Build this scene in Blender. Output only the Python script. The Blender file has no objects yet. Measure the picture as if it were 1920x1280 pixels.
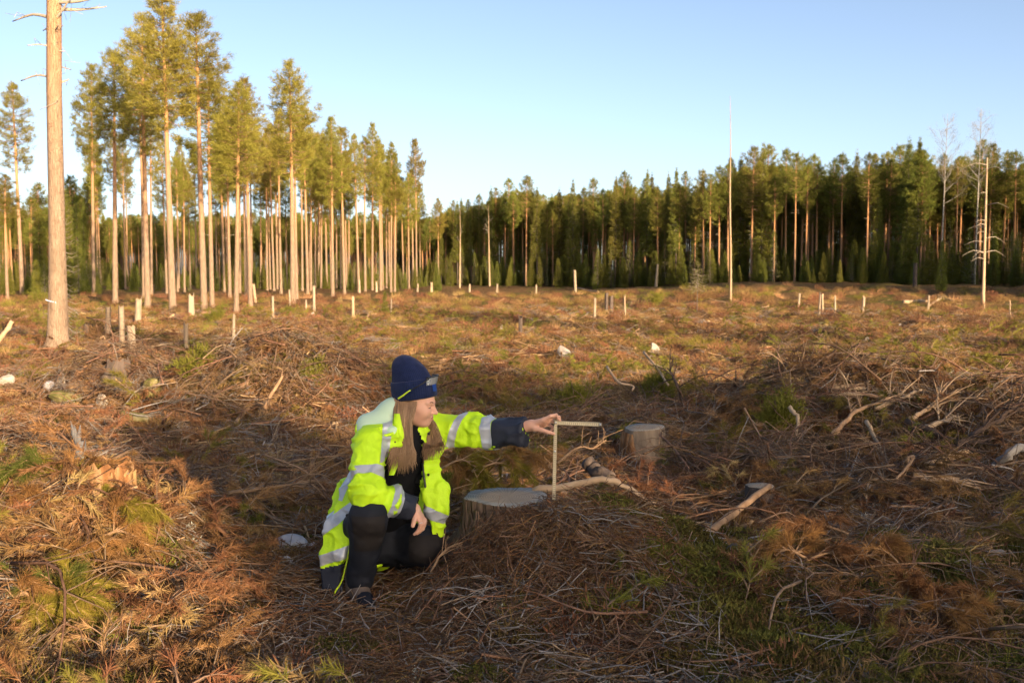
import bpy, bmesh, math, random
import numpy as np
from mathutils import Vector, Matrix, Euler
R = math.radians
SC = bpy.context.scene
COL = SC.collection
# ------------------------------------------------------------------ camera
FPX, HOR, CAMZ = 1867.0, 508.0, 1.55          # focal length in photo pixels, horizon row, eye height
PITCH = math.atan((640 - HOR) / FPX)
cam_d = bpy.data.cameras.new('camera')
cam_d.lens = 35.0; cam_d.sensor_width = 36.0; cam_d.clip_start = 0.05; cam_d.clip_end = 2000
cam_d.dof.use_dof = True; cam_d.dof.focus_distance = 4.85; cam_d.dof.aperture_fstop = 6.3
cam = bpy.data.objects.new('camera', cam_d); COL.objects.link(cam)
cam.location = (0, 0, CAMZ); cam.rotation_euler = (R(90) - PITCH, 0, 0)
SC.camera = cam
# ------------------------------------------------------------------ sky, sun, exposure
SUN_AZ, SUN_EL = R(31), R(11)               # to the right behind the camera, low
SUN_DIR = Vector((math.sin(SUN_AZ) * math.cos(SUN_EL), -math.cos(SUN_AZ) * math.cos(SUN_EL), math.sin(SUN_EL)))
world = bpy.data.worlds.new('World'); SC.world = world; world.use_nodes = True
wn = world.node_tree.nodes; wl = world.node_tree.links; wn.clear()
sky = wn.new('ShaderNodeTexSky'); sky.sky_type = 'NISHITA'; sky.sun_disc = False
sky.sun_elevation = SUN_EL; sky.sun_rotation = math.atan2(SUN_DIR.x, SUN_DIR.y)
sky.altitude = 100; sky.air_density = 0.5; sky.dust_density = 2.2; sky.ozone_density = 0.0
bg = wn.new('ShaderNodeBackground'); bg.inputs[1].default_value = 0.12
wo = wn.new('ShaderNodeOutputWorld'); wl.new(sky.outputs[0], bg.inputs[0]); wl.new(bg.outputs[0], wo.inputs[0])
sun_d = bpy.data.lights.new('sun', 'SUN'); sun_d.energy = 5.0; sun_d.angle = R(0.5); sun_d.color = (1.0, 0.73, 0.45)
sun = bpy.data.objects.new('sun', sun_d); COL.objects.link(sun)
sun.rotation_euler = (-SUN_DIR).to_track_quat('-Z', 'Y').to_euler()
vs = SC.view_settings; vs.view_transform = 'Standard'; vs.look = 'None'; vs.exposure = 1.42; vs.gamma = 1.0; vs.use_curve_mapping = False
SC.cycles.max_bounces = 4; SC.cycles.diffuse_bounces = 2; SC.cycles.glossy_bounces = 1
SC.cycles.transmission_bounces = 4; SC.cycles.transparent_max_bounces = 4
SC.cycles.use_denoising = True; SC.cycles.use_adaptive_sampling = True; SC.cycles.adaptive_threshold = 0.02; SC.cycles.adaptive_min_samples = 32
# ------------------------------------------------------------------ noise
def _h(ix, iy, iz, seed):
    h = (ix.astype(np.int64) * 374761393 + iy.astype(np.int64) * 668265263 + iz.astype(np.int64) * 2147483647 + seed * 974634777) & 0xffffffff
    h = ((h ^ (h >> 13)) * 1274126177) & 0xffffffff
    h = ((h ^ (h >> 16)) * 2246822519) & 0xffffffff
    return ((h ^ (h >> 15)) & 0xffff) / 65535.0
def vn2(x, y, seed=0):
    ix = np.floor(x); iy = np.floor(y); fx = x - ix; fy = y - iy
    fx = fx * fx * (3 - 2 * fx); fy = fy * fy * (3 - 2 * fy); z = np.zeros_like(ix)
    a = _h(ix, iy, z, seed); b = _h(ix + 1, iy, z, seed); c = _h(ix, iy + 1, z, seed); d = _h(ix + 1, iy + 1, z, seed)
    return (a * (1 - fx) + b * fx) * (1 - fy) + (c * (1 - fx) + d * fx) * fy * 1.0
def fbm(x, y, seed=0, octv=3):
    s = 0; a = .5; t = 0
    for i in range(octv):
        s = s + a * vn2(x, y, seed + i * 17); t += a; a *= .5; x = x * 2.03 + 11.3; y = y * 2.03 + 5.7
    return s / t
def vn3(p, seed=0):
    i = np.floor(p); f = p - i; f = f * f * (3 - 2 * f)
    r = 0
    for dx in (0, 1):
        for dy in (0, 1):
            for dz in (0, 1):
                w = (f[:, 0] if dx else 1 - f[:, 0]) * (f[:, 1] if dy else 1 - f[:, 1]) * (f[:, 2] if dz else 1 - f[:, 2])
                r = r + w * _h(i[:, 0] + dx, i[:, 1] + dy, i[:, 2] + dz, seed)
    return r
def sstep(a, b, x):
    t = np.clip((x - a) / (b - a), 0, 1); return t * t * (3 - 2 * t)
# ------------------------------------------------------------------ terrain
MOUNDS = [  # x, y, sx, sy, height
    (0.46, 4.78, .54, .46, .345), (0.16, 4.40, .34, .28, .25), (-.08, 4.54, .22, .15, .13), (-2.15, 5.0, .62, .50, .42), (-2.3, 4.1, .7, .6, .18),
    (2.35, 4.75, .70, .45, .17), (1.35, 4.35, .8, .5, .07), (-2.6, 11.5, 1.1, .8, .72), (-4.75, 12.2, .9, .7, .6),
    (3.2, 9.6, 1.3, .8, .58), (4.7, 8.7, .9, .8, .38), (-3.6, 7.6, 1.2, .8, .12), (-5.5, 15.5, 1.2, 1.2, .35),
    (-7.3, 9.5, 1.2, .9, .2), (8.5, 13, 1.6, 1.0, .3)]
def H(x, y):
    x = np.asarray(x, float); y = np.asarray(y, float)
    z = np.interp(y, [-60, 0, 5, 12, 28, 62, 900], [0.3, 0, 0, -.10, -.55, -1.1, -1.1])
    z = z + 1.15 * sstep(62, 122, y) * sstep(.06, .26, x / np.maximum(y, 1))
    for (mx, my, sx, sy, h) in MOUNDS:
        z = z + h * np.exp(-((x - mx) / sx) ** 2 - ((y - my) / sy) ** 2)
    r = np.sqrt(x * x + y * y)
    far = sstep(7, 18, r)
    z = z + far * .55 * (fbm(x / 3.6, y / 2.4, 3, 2) - .5) + far * .46 * (fbm(x / 1.4, y / 1.1, 23, 2) - .5)
    z = z + (.12 + .14 * far) * (fbm(x / .55, y / .5, 9, 3) - .5)
    z = z + .045 * (vn2(x / .12, y / .12, 40) - .5) * (1 - sstep(8, 20, r))
    return z
def Hf(x, y): return float(H(np.array([x]), np.array([y]))[0])
def ray(u, v):
    cp, sp = math.cos(PITCH), math.sin(PITCH)
    a, b = (u - 960) / FPX, (v - 640) / FPX
    return Vector((a, cp - b * sp, -sp - b * cp))
def P(u, v, D):
    d = ray(u, v); return Vector((0, 0, CAMZ)) + d * (D / d.y)
def G(u, v):
    """first point of the terrain along that line of sight"""
    d = ray(u, v); D = np.geomspace(3, 400, 4000); t = D / d.y
    x = d.x * t; y = D; z = CAMZ + d.z * t; g = H(x, y)
    k = np.argmax(z <= g)
    if z[k] > g[k]: k = len(D) - 1
    return Vector((float(x[k]), float(y[k]), float(g[k])))
# ------------------------------------------------------------------ mesh helpers
class MB:
    def __init__(s): s.v = []; s.f = []; s.m = []; s.n = 0
    def add(s, V, F, mi=0):
        V = np.asarray(V, float).reshape(-1, 3); F = np.asarray(F, int)
        s.v.append(V); s.f.append(F + s.n); s.m.append(np.full(len(F), mi)); s.n += len(V)
    def mesh(s, name, mats, smooth=True):
        me = bpy.data.meshes.new(name)
        V = np.concatenate(s.v); me.vertices.add(len(V)); me.vertices.foreach_set('co', V.astype(np.float32).ravel())
        idx = np.concatenate([f.ravel() for f in s.f]); tot = np.concatenate([np.full(len(f), f.shape[1]) for f in s.f])
        st = np.concatenate([[0], np.cumsum(tot)[:-1]])
        me.loops.add(len(idx)); me.loops.foreach_set('vertex_index', idx.astype(np.int32))
        me.polygons.add(len(tot)); me.polygons.foreach_set('loop_start', st.astype(np.int32))
        me.polygons.foreach_set('loop_total', tot.astype(np.int32))
        me.polygons.foreach_set('material_index', np.concatenate(s.m).astype(np.int32))
        me.polygons.foreach_set('use_smooth', np.full(len(tot), bool(smooth)))
        for m in (mats if isinstance(mats, (list, tuple)) else [mats]): me.materials.append(m)
        me.update(calc_edges=True); me.validate(); return me
    def tube(s, pts, rad, sides=6, mi=0, cap=True, rough=0, rng=None):
        pts = np.asarray([tuple(p) for p in pts], float); n = len(pts); rad = np.broadcast_to(np.asarray(rad, float), (n,))
        t = np.gradient(pts, axis=0); t /= np.linalg.norm(t, axis=1)[:, None] + 1e-9
        ref = np.array([0, 0, 1.]) if abs(t[:, 2]).mean() < .8 else np.array([1., 0, 0])
        b = np.cross(t, ref); b /= np.linalg.norm(b, axis=1)[:, None] + 1e-9; c = np.cross(b, t)
        a = np.arange(sides) * 2 * np.pi / sides
        rr = rad[:, None] * (1 + (rng.uniform(-rough, rough, (n, sides)) if rng is not None and rough else 0)) * np.ones((n, sides))
        V = pts[:, None] + rr[..., None] * (np.cos(a)[None, :, None] * b[:, None] + np.sin(a)[None, :, None] * c[:, None])
        i = np.arange(n - 1)[:, None] * sides; j = np.arange(sides)[None]; k = (j + 1) % sides
        F = np.stack([i + j, i + k, i + sides + k, i + sides + j], -1).reshape(-1, 4)
        base = s.n; s.add(V.reshape(-1, 3), F, mi)
        if cap:
            for ring, flip in ((0, 1), (n - 1, 0)):
                o = base + ring * sides
                if sides == 4: s.f.append(np.array([[o, o + 1, o + 2, o + 3][::-1 if flip else 1]])); s.m.append(np.array([mi]))
                else:
                    T = np.array([[o, o + q, o + q + 1] for q in range(1, sides - 1)])
                    s.f.append(T[:, ::-1] if flip else T); s.m.append(np.full(len(T), mi))
    def tris(s, A, B, C, mi=0):
        n = len(A); V = np.stack([A, B, C], 1).reshape(-1, 3); s.add(V, np.arange(3 * n).reshape(-1, 3), mi)
def spline(pts, n=12):
    """Catmull-Rom through pts"""
    p = np.asarray([tuple(q) for q in pts], float)
    if len(p) < 3: return p[0] + (p[-1] - p[0]) * np.linspace(0, 1, n)[:, None]
    q = np.vstack([2 * p[0] - p[1], p, 2 * p[-1] - p[-2]]); out = []
    t = np.linspace(0, len(p) - 1 - 1e-6, n)
    for tt in t:
        i = int(tt); f = tt - i; a, b, c, d = q[i:i + 4]
        out.append(.5 * ((2 * b) + (c - a) * f + (2 * a - 5 * b + 4 * c - d) * f * f + (3 * b - a - 3 * c + d) * f ** 3))
    return np.array(out)
def tag(o, label=None, cat=None, group=None, kind=None):
    if label: o['label'] = label
    if cat: o['category'] = cat
    if group: o['group'] = group
    if kind: o['kind'] = kind
    return o
def obj(name, me, parent=None, loc=None):
    o = bpy.data.objects.new(name, me); COL.objects.link(o)
    if parent is not None: o.parent = parent
    if loc is not None: o.location = loc
    return o
def empty(name, loc=(0, 0, 0), rz=0, scale=(1, 1, 1)):
    o = bpy.data.objects.new(name, None); COL.objects.link(o); o.empty_display_size = .1
    o.location = loc; o.rotation_euler = (0, 0, rz); o.scale = scale; return o
def unit(a): return a / (np.linalg.norm(a, axis=-1, keepdims=True) + 1e-9)
# ------------------------------------------------------------------ materials
def ramp(nt, cols):
    r = nt.nodes.new('ShaderNodeValToRGB'); e = r.color_ramp.elements
    while len(e) < len(cols): e.new(.5)
    for i, c in enumerate(cols):
        pos, col = c if isinstance(c[1], (tuple, list)) else (.25 + .5 * i / max(1, len(cols) - 1), c)
        e[i].position = pos; e[i].color = (*col, 1)
    return r
def M(name, cols, scale=8., rough=.9, bump=0., bscale=40., rnd=0., hue=0., trans=0., spec=.15, stretch=(1, 1, 1), detail=4, metal=0., sheen=0., bdist=.01):
    m = bpy.data.materials.new(name); m.use_nodes = True; nt = m.node_tree; N = nt.nodes; L = nt.links
    b = N['Principled BSDF']; b.inputs['Roughness'].default_value = rough; b.inputs['Specular IOR Level'].default_value = spec
    b.inputs['Metallic'].default_value = metal
    if sheen: b.inputs['Sheen Weight'].default_value = sheen
    tc = N.new('ShaderNodeTexCoord'); mp = N.new('ShaderNodeMapping'); mp.inputs['Scale'].default_value = stretch
    L.new(tc.outputs['Object'], mp.inputs[0])
    out = None
    if len(cols) > 1:
        nz = N.new('ShaderNodeTexNoise'); nz.inputs['Scale'].default_value = scale; nz.inputs['Detail'].default_value = detail
        L.new(mp.outputs[0], nz.inputs['Vector']); rp = ramp(nt, cols); L.new(nz.outputs['Fac'], rp.inputs[0]); out = rp.outputs[0]
    if rnd or hue:
        oi = N.new('ShaderNodeObjectInfo'); hs = N.new('ShaderNodeHueSaturation')
        mv = N.new('ShaderNodeMapRange'); mv.inputs[3].default_value = 1 - rnd; mv.inputs[4].default_value = 1 + rnd
        L.new(oi.outputs['Random'], mv.inputs[0]); L.new(mv.outputs[0], hs.inputs['Value'])
        ml = N.new('ShaderNodeMath'); ml.operation = 'MULTIPLY'; ml.inputs[1].default_value = 7.31; fr = N.new('ShaderNodeMath'); fr.operation = 'FRACT'
        mh = N.new('ShaderNodeMapRange'); mh.inputs[3].default_value = .5 - hue; mh.inputs[4].default_value = .5 + hue
        L.new(oi.outputs['Random'], ml.inputs[0]); L.new(ml.outputs[0], fr.inputs[0]); L.new(fr.outputs[0], mh.inputs[0]); L.new(mh.outputs[0], hs.inputs['Hue'])
        if out: L.new(out, hs.inputs['Color'])
        else: hs.inputs['Color'].default_value = (*cols[0], 1)
        out = hs.outputs[0]
    if out: L.new(out, b.inputs['Base Color'])
    else: b.inputs['Base Color'].default_value = (*cols[0], 1)
    if bump:
        bz = N.new('ShaderNodeTexNoise'); bz.inputs['Scale'].default_value = bscale; bz.inputs['Detail'].default_value = 5
        L.new(mp.outputs[0], bz.inputs['Vector']); bp = N.new('ShaderNodeBump'); bp.inputs['Strength'].default_value = bump; bp.inputs['Distance'].default_value = bdist
        L.new(bz.outputs['Fac'], bp.inputs['Height']); L.new(bp.outputs[0], b.inputs['Normal'])
    if trans:
        tr = N.new('ShaderNodeBsdfTranslucent'); mx = N.new('ShaderNodeMixShader'); mx.inputs[0].default_value = trans
        if out: L.new(out, tr.inputs[0])
        else: tr.inputs[0].default_value = (*cols[0], 1)
        L.new(b.outputs[0], mx.inputs[1]); L.new(tr.outputs[0], mx.inputs[2]); L.new(mx.outputs[0], N['Material Output'].inputs[0])
    return m
def bark_mat(name, low, high, z0, z1):
    """flaking pine bark: grey plates low on the trunk, thin orange bark higher up, which is the tree's own colour"""
    m = bpy.data.materials.new(name); m.use_nodes = True; nt = m.node_tree; N = nt.nodes; L = nt.links
    b = N['Principled BSDF']; b.inputs['Roughness'].default_value = .9; b.inputs['Specular IOR Level'].default_value = .1
    tc = N.new('ShaderNodeTexCoord'); sx = N.new('ShaderNodeSeparateXYZ'); L.new(tc.outputs['Object'], sx.inputs[0])
    mr = N.new('ShaderNodeMapRange'); mr.inputs[1].default_value = z0; mr.inputs[2].default_value = z1; L.new(sx.outputs[2], mr.inputs[0])
    mp = N.new('ShaderNodeMapping'); mp.inputs['Scale'].default_value = (1, 1, .22); L.new(tc.outputs['Object'], mp.inputs[0])
    vo = N.new('ShaderNodeTexVoronoi'); vo.inputs['Scale'].default_value = 22; vo.feature = 'DISTANCE_TO_EDGE'; L.new(mp.outputs[0], vo.inputs['Vector'])
    nz = N.new('ShaderNodeTexNoise'); nz.inputs['Scale'].default_value = 12; nz.inputs['Detail'].default_value = 6; L.new(mp.outputs[0], nz.inputs['Vector'])
    r1 = ramp(nt, low); r2 = ramp(nt, high); L.new(nz.outputs['Fac'], r1.inputs[0]); L.new(nz.outputs['Fac'], r2.inputs[0])
    mx = N.new('ShaderNodeMix'); mx.data_type = 'RGBA'; L.new(mr.outputs[0], mx.inputs[0]); L.new(r1.outputs[0], mx.inputs[6]); L.new(r2.outputs[0], mx.inputs[7])
    L.new(mx.outputs[2], b.inputs['Base Color'])
    bp = N.new('ShaderNodeBump'); bp.inputs['Strength'].default_value = .9; bp.inputs['Distance'].default_value = .02
    ad = N.new('ShaderNodeMath'); ad.operation = 'MINIMUM'; ad.inputs[1].default_value = .12; L.new(vo.outputs[0], ad.inputs[0])
    ml = N.new('ShaderNodeMath'); ml.operation = 'MULTIPLY_ADD'; ml.inputs[1].default_value = 6; L.new(ad.outputs[0], ml.inputs[0]); L.new(nz.outputs['Fac'], ml.inputs[2])
    L.new(ml.outputs[0], bp.inputs['Height']); L.new(bp.outputs[0], b.inputs['Normal'])
    return m
MAT = {}
MAT['pine_bark'] = bark_mat('pine_bark', [(.18, .128, .09), (.30, .22, .16)], [(.36, .195, .095), (.46, .26, .135)], 4, 12)
MAT['far_bark'] = bark_mat('far_bark', [(.24, .15, .095), (.34, .22, .14)], [(.38, .19, .085), (.48, .26, .125)], 3, 9)
MAT['stump_bark'] = bark_mat('stump_bark', [(.10, .065, .045), (.25, .17, .12)], [(.2, .15, .1), (.3, .2, .12)], 4, 9)
MAT['dark_bark'] = M('dark_bark', [(.05, .04, .035), (.13, .10, .085)], 14, bump=.6, stretch=(1, 1, .3))
MAT['grey_wood'] = M('grey_wood', [(.13, .12, .115), (.25, .235, .22)], 10, bump=.5, stretch=(1, 1, .2))
MAT['pale_wood'] = M('pale_wood', [(.25, .18, .115), (.42, .31, .21)], 9, bump=.4, stretch=(1, 1, .25))
MAT['post_wood'] = M('post_wood', [(.20, .16, .115), (.34, .27, .20)], 9, bump=.4, stretch=(1, 1, .25), rnd=.15)
MAT['split_wood'] = M('split_wood', [(.16, .09, .04), (.34, .21, .10)], 22, bump=.7, stretch=(1, 1, .15))
MAT['birch'] = M('birch', [(.36, .33, .29), (.24, .22, .19), (.46, .43, .38)], 4, bump=.2, stretch=(.5, .5, 2))
MAT['pine_green'] = M('pine_green', [(.18, .172, .03), (.29, .26, .052)], .8, trans=.4, rnd=.22, hue=.02, rough=.7)
MAT['forest_green'] = M('forest_green', [(.11, .125, .022), (.225, .215, .04)], .8, trans=.3, rnd=.3, hue=.025, rough=.7)
MAT['spruce_green'] = M('spruce_green', [(.09, .11, .02), (.19, .19, .035)], 1.5, trans=.3, rnd=.25, hue=.02, rough=.7)
MAT['limb'] = M('limb', [(.22, .14, .08), (.32, .2, .12)], 6)
MAT['dead_limb'] = M('dead_limb', [(.26, .22, .18), (.38, .33, .27)], 6)
# ------------------------------------------------------------------ ground sheet
def ground_mat():
    m = bpy.data.materials.new('forest_floor'); m.use_nodes = True; nt = m.node_tree; N = nt.nodes; L = nt.links
    b = N['Principled BSDF']; b.inputs['Roughness'].default_value = .95; b.inputs['Specular IOR Level'].default_value = .05
    tc = N.new('ShaderNodeTexCoord')
    def nz(s, det=5, st=(1, 1, 1)):
        mp = N.new('ShaderNodeMapping'); mp.inputs['Scale'].default_value = st; L.new(tc.outputs['Object'], mp.inputs[0])
        n = N.new('ShaderNodeTexNoise'); n.inputs['Scale'].default_value = s; n.inputs['Detail'].default_value = det; L.new(mp.outputs[0], n.inputs['Vector']); return n.outputs['Fac']
    def mix(f, a, c):
        x = N.new('ShaderNodeMix'); x.data_type = 'RGBA'; L.new(f, x.inputs[0]); L.new(a, x.inputs[6]); L.new(c, x.inputs[7]); return x.outputs[2]
    def rp(f, cols):
        r = ramp(nt, cols); L.new(f, r.inputs[0]); return r.outputs[0]
    fine = rp(nz(55), [(.36, (.012, .008, .006)), (.52, (.05, .029, .018)), (.66, (.15, .085, .045)), (.78, (.32, .2, .11))])
    straw = rp(nz(14, 8), [(.34, (.030, .017, .009)), (.48, (.14, .078, .034)), (.62, (.31, .19, .085)), (.75, (.47, .33, .17))])
    olive = rp(nz(20, 7), [(.32, (.04, .035, .010)), (.55, (.15, .125, .033)), (.75, (.28, .21, .07))])
    f1 = rp(nz(.55, 3), [(.38, (0, 0, 0)), (.55, (1, 1, 1))])
    c = mix(f1, fine, straw)
    f2 = rp(nz(.33, 5, (1, .6, 1)), [(.52, (0, 0, 0)), (.62, (1, 1, 1))])
    c = mix(f2, c, olive)
    # distance over the felled area: drier straw and rust cover far out
    sx = N.new('ShaderNodeSeparateXYZ'); L.new(tc.outputs['Object'], sx.inputs[0])
    mr = N.new('ShaderNodeMapRange'); mr.inputs[1].default_value = 7; mr.inputs[2].default_value = 20; L.new(sx.outputs[1], mr.inputs[0])
    far = mix(f2, straw, olive)
    c = mix(mr.outputs[0], c, far)
    L.new(c, b.inputs['Base Color'])
    bp = N.new('ShaderNodeBump'); bp.inputs['Strength'].default_value = .8; bp.inputs['Distance'].default_value = .04; L.new(nz(45, 8), bp.inputs['Height'])
    L.new(bp.outputs[0], b.inputs['Normal']); return m
def build_ground():
    r = np.concatenate([[.4, 1, 1.7, 2.3], np.arange(2.8, 3.4, .1), np.geomspace(3.4, 45, 340), np.geomspace(46.5, 900, 95)])
    th = np.concatenate([np.arange(-180, -40, 5), np.arange(-40, 40, .3), np.arange(40, 180, 5)]) * math.pi / 180
    nr, nt_ = len(r), len(th)
    X = r[:, None] * np.sin(th)[None]; Y = r[:, None] * np.cos(th)[None]
    Z = H(X, Y)
    V = np.stack([X, Y, Z], -1).reshape(-1, 3)
    i = np.arange(nr - 1)[:, None] * nt_; j = np.arange(nt_)[None]; k = (j + 1) % nt_
    F = np.stack([i + j, i + nt_ + j, i + nt_ + k, i + k], -1).reshape(-1, 4)
    mb = MB(); mb.add(V, F[:, ::-1])
    mb.add([[0, 0, Hf(0, 0)]], np.zeros((0, 3), int))
    c = mb.n - 1
    mb.f.append(np.array([[c, q, (q + 1) % nt_] for q in range(nt_)])[:, ::-1]); mb.m.append(np.zeros(nt_, int))
    o = obj('ground', mb.mesh('ground', ground_mat()))
    tag(o, 'rough forest floor of the felled clearing', 'ground', kind='structure')
build_ground()
# ------------------------------------------------------------------ trees
def tufts(mb, C, A, K, L, w, rng, spread=.9, mi=0):
    n = len(C)
    if not n: return
    d = unit(A[:, None] * .7 + rng.normal(0, spread * .6, (n, K, 3)))
    ln = L * rng.uniform(.55, 1.1, (n, K, 1)); base = C[:, None] + rng.normal(0, L * .22, (n, K, 3))
    s = unit(np.cross(d, rng.normal(0, 1, (n, K, 3)))) * (w * rng.uniform(.6, 1.2, (n, K, 1)))
    mb.tris((base - s).reshape(-1, 3), (base + s).reshape(-1, 3), (base + d * ln).reshape(-1, 3), mi)
def trunk_line(rng, h, lean=.02, n=14):
    z = np.linspace(0, h, n); a = rng.uniform(0, 6.28); k = rng.uniform(-1, 1)
    bx = lean * z * math.cos(a) + .12 * np.sin(z / h * 3.1 * k) * math.sin(a) * h / 20
    by = lean * z * math.sin(a) + .12 * np.sin(z / h * 2.7 * k) * math.cos(a) * h / 20
    return np.stack([bx, by, z], 1)
def make_pine(seed, h=20., d0=.38, crown=.45, width=1.9, dense=1., green='pine_green', K=16, lean=.01, bark='pine_bark', stubs=9):
    rng = np.random.default_rng(seed)
    line = trunk_line(rng, h, lean); rad = d0 / 2 * (1 - line[:, 2] / h) ** .75 * .92 + .02
    at = lambda z: np.array([np.interp(z, line[:, 2], line[:, 0]), np.interp(z, line[:, 2], line[:, 1]), z])
    tb = MB(); pts = np.vstack([line[0] - [0, 0, .35], line[0] + [0, 0, .15], line[1:]]); rr = np.concatenate([[d0 * .68, d0 * .58], rad[1:]])
    pts = np.vstack([pts[:2], [at(.6)], pts[2:]]); rr = np.concatenate([rr[:2], [d0 * .5], rr[2:]])
    tb.tube(pts, rr, 12, rough=.05, rng=rng)
    for q in range(stubs):      # dead stubs under the crown
        z = h * rng.uniform(.3, 1 - crown); a = rng.uniform(0, 6.28); p = at(z); l = rng.uniform(.2, .9)
        e = p + np.array([math.cos(a), math.sin(a), rng.uniform(-.15, .2)]) * l
        tb.tube([p, (p + e) / 2 + [0, 0, .04], e], [.022, .015, .005], 4, 1, cap=False)
    cb = MB(); lb = MB(); C = []; A = []
    z0 = h * (1 - crown); z = z0
    while z < h - .25:
        t = (z - z0) / (h - z0)
        prof = (np.interp(t, [0, .12, .4, .75, 1], [.45, .8, 1, .62, .12])) * width
        nb = rng.integers(3, 6) if t > .1 else 2
        a0 = rng.uniform(0, 6.28)
        for b in range(nb):
            a = a0 + b * 6.28 / nb + rng.normal(0, .35); l = prof * rng.uniform(.55, 1.2)
            up = np.interp(t, [0, .5, 1], [-.12, .22, .95]) + rng.normal(0, .13)
            p = at(z + rng.normal(0, .1)); dr = unit(np.array([math.cos(a), math.sin(a), up]))
            e = p + dr * l + np.array([0, 0, .14 * l]); mid = p + dr * l * .5 - np.array([0, 0, .06 * l])
            lb.tube([p, mid, e], [.012 + .016 * l, .01 + .008 * l, .006], 4, cap=False)
            n = max(3, int(l * 8.5 * dense))
            s = rng.uniform(.30, 1.05, n) ** .8
            q = np.where(s[:, None] < .5, p + (mid - p) * s[:, None] * 2, mid + (e - mid) * (s[:, None] - .5) * 2)
            side = np.cross(dr, [0, 0, 1.]); off = rng.normal(0, .24 * l + .08, (n, 1)) * (1.1 - .55 * s[:, None])
            q = q + side * off + np.array([0, 0, 1.]) * rng.normal(.05, .09 + .03 * l, (n, 1))
            C.append(q); A.append(unit(dr + np.array([0, 0, .45]) + side * np.sign(off) * .5))
        z += rng.uniform(.24, .42) * (h / 20)
    # leader
    top = at(h); n = 10; C.append(top - [0, 0, .2] + rng.normal(0, 1, (n, 3)) * [.05, .05, .14]); A.append(np.tile([0, 0, 1.], (n, 1)))
    C = np.concatenate(C); A = np.concatenate(A); A = A * np.ones_like(C)
    tufts(cb, C, A, K, .34, .017, rng)
    return dict(h=h, d0=d0, parts=[('trunk', tb.mesh('pine_trunk', [MAT[bark], MAT['dead_limb']])), ('branches', lb.mesh('pine_branches', MAT['limb'])), ('crown', cb.mesh('pine_crown', MAT[green], False))])
def make_spruce(seed, h=16., d0=.28, width=1.7, start=.06, green='spruce_green', dense=1., K=11, L=.3, sparse=0.):
    rng = np.random.default_rng(seed); line = trunk_line(rng, h, .006)
    at = lambda z: np.array([np.interp(z, line[:, 2], line[:, 0]), np.interp(z, line[:, 2], line[:, 1]), z])
    tb = MB(); tb.tube(np.vstack([line[0] - [0, 0, .3], line]), np.concatenate([[d0 * .6], d0 / 2 * (1 - line[:, 2] / h) ** .9 + .008]), 8, rough=.05, rng=rng)
    cb = MB(); lb = MB(); C = []; A = []; z = h * start; step = .30 * max(.35, (h / 16) ** .7)
    while z < h * .985:
        t = (z / h - start) / (1 - start); prof = width * (1 - t) ** .8 * np.interp(t, [0, .06, 1], [.7, 1, 1]) + .05
        nb = rng.integers(4, 7); a0 = rng.uniform(0, 6.28)
        for b in range(nb):
            if rng.uniform() < sparse: continue
            a = a0 + b * 6.28 / nb + rng.normal(0, .3); l = prof * rng.uniform(.65, 1.15); p = at(z + rng.normal(0, .06))
            dr = np.array([math.cos(a), math.sin(a), np.interp(t, [0, .6, 1], [-.42, -.12, .7])]); dr = unit(dr)
            e = p + dr * l + [0, 0, .18 * l]; mid = p + dr * l * .55 - np.array([0, 0, .05 * l])
            lb.tube([p, mid, e], [.006 + .012 * l, .006 + .006 * l, .004], 3, cap=False)
            n = max(3, int(l * 10 * dense)); s = rng.uniform(.12, 1.05, n)[:, None]
            q = np.where(s < .5, p + (mid - p) * s * 2, mid + (e - mid) * (s - .5) * 2)
            side = np.cross(dr, [0, 0, 1.]); off = rng.normal(0, .17 * l + .03, (n, 1)) * (1.2 - .7 * s)
            C.append(q + side * off + [0, 0, -1] * np.abs(rng.normal(0, .06 * l + .02, (n, 1))))
            A.append(unit(dr + side * np.sign(off) * .8 + [0, 0, -.25]) * np.ones((n, 3)))
        z += step * rng.uniform(.7, 1.3)
    C.append(at(h) + rng.normal(0, 1, (6, 3)) * [.03, .03, .15]); A.append(np.tile([0, 0, 1.], (6, 1)))
    tufts(cb, np.concatenate(C), np.concatenate(A), K, L, .016 * L / .3, rng)
    return dict(h=h, d0=d0, parts=[('trunk', tb.mesh('spruce_trunk', MAT['dark_bark'])), ('branches', lb.mesh('spruce_branches', MAT['dead_limb'])), ('crown', cb.mesh('spruce_crown', MAT[green], False))])
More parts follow.
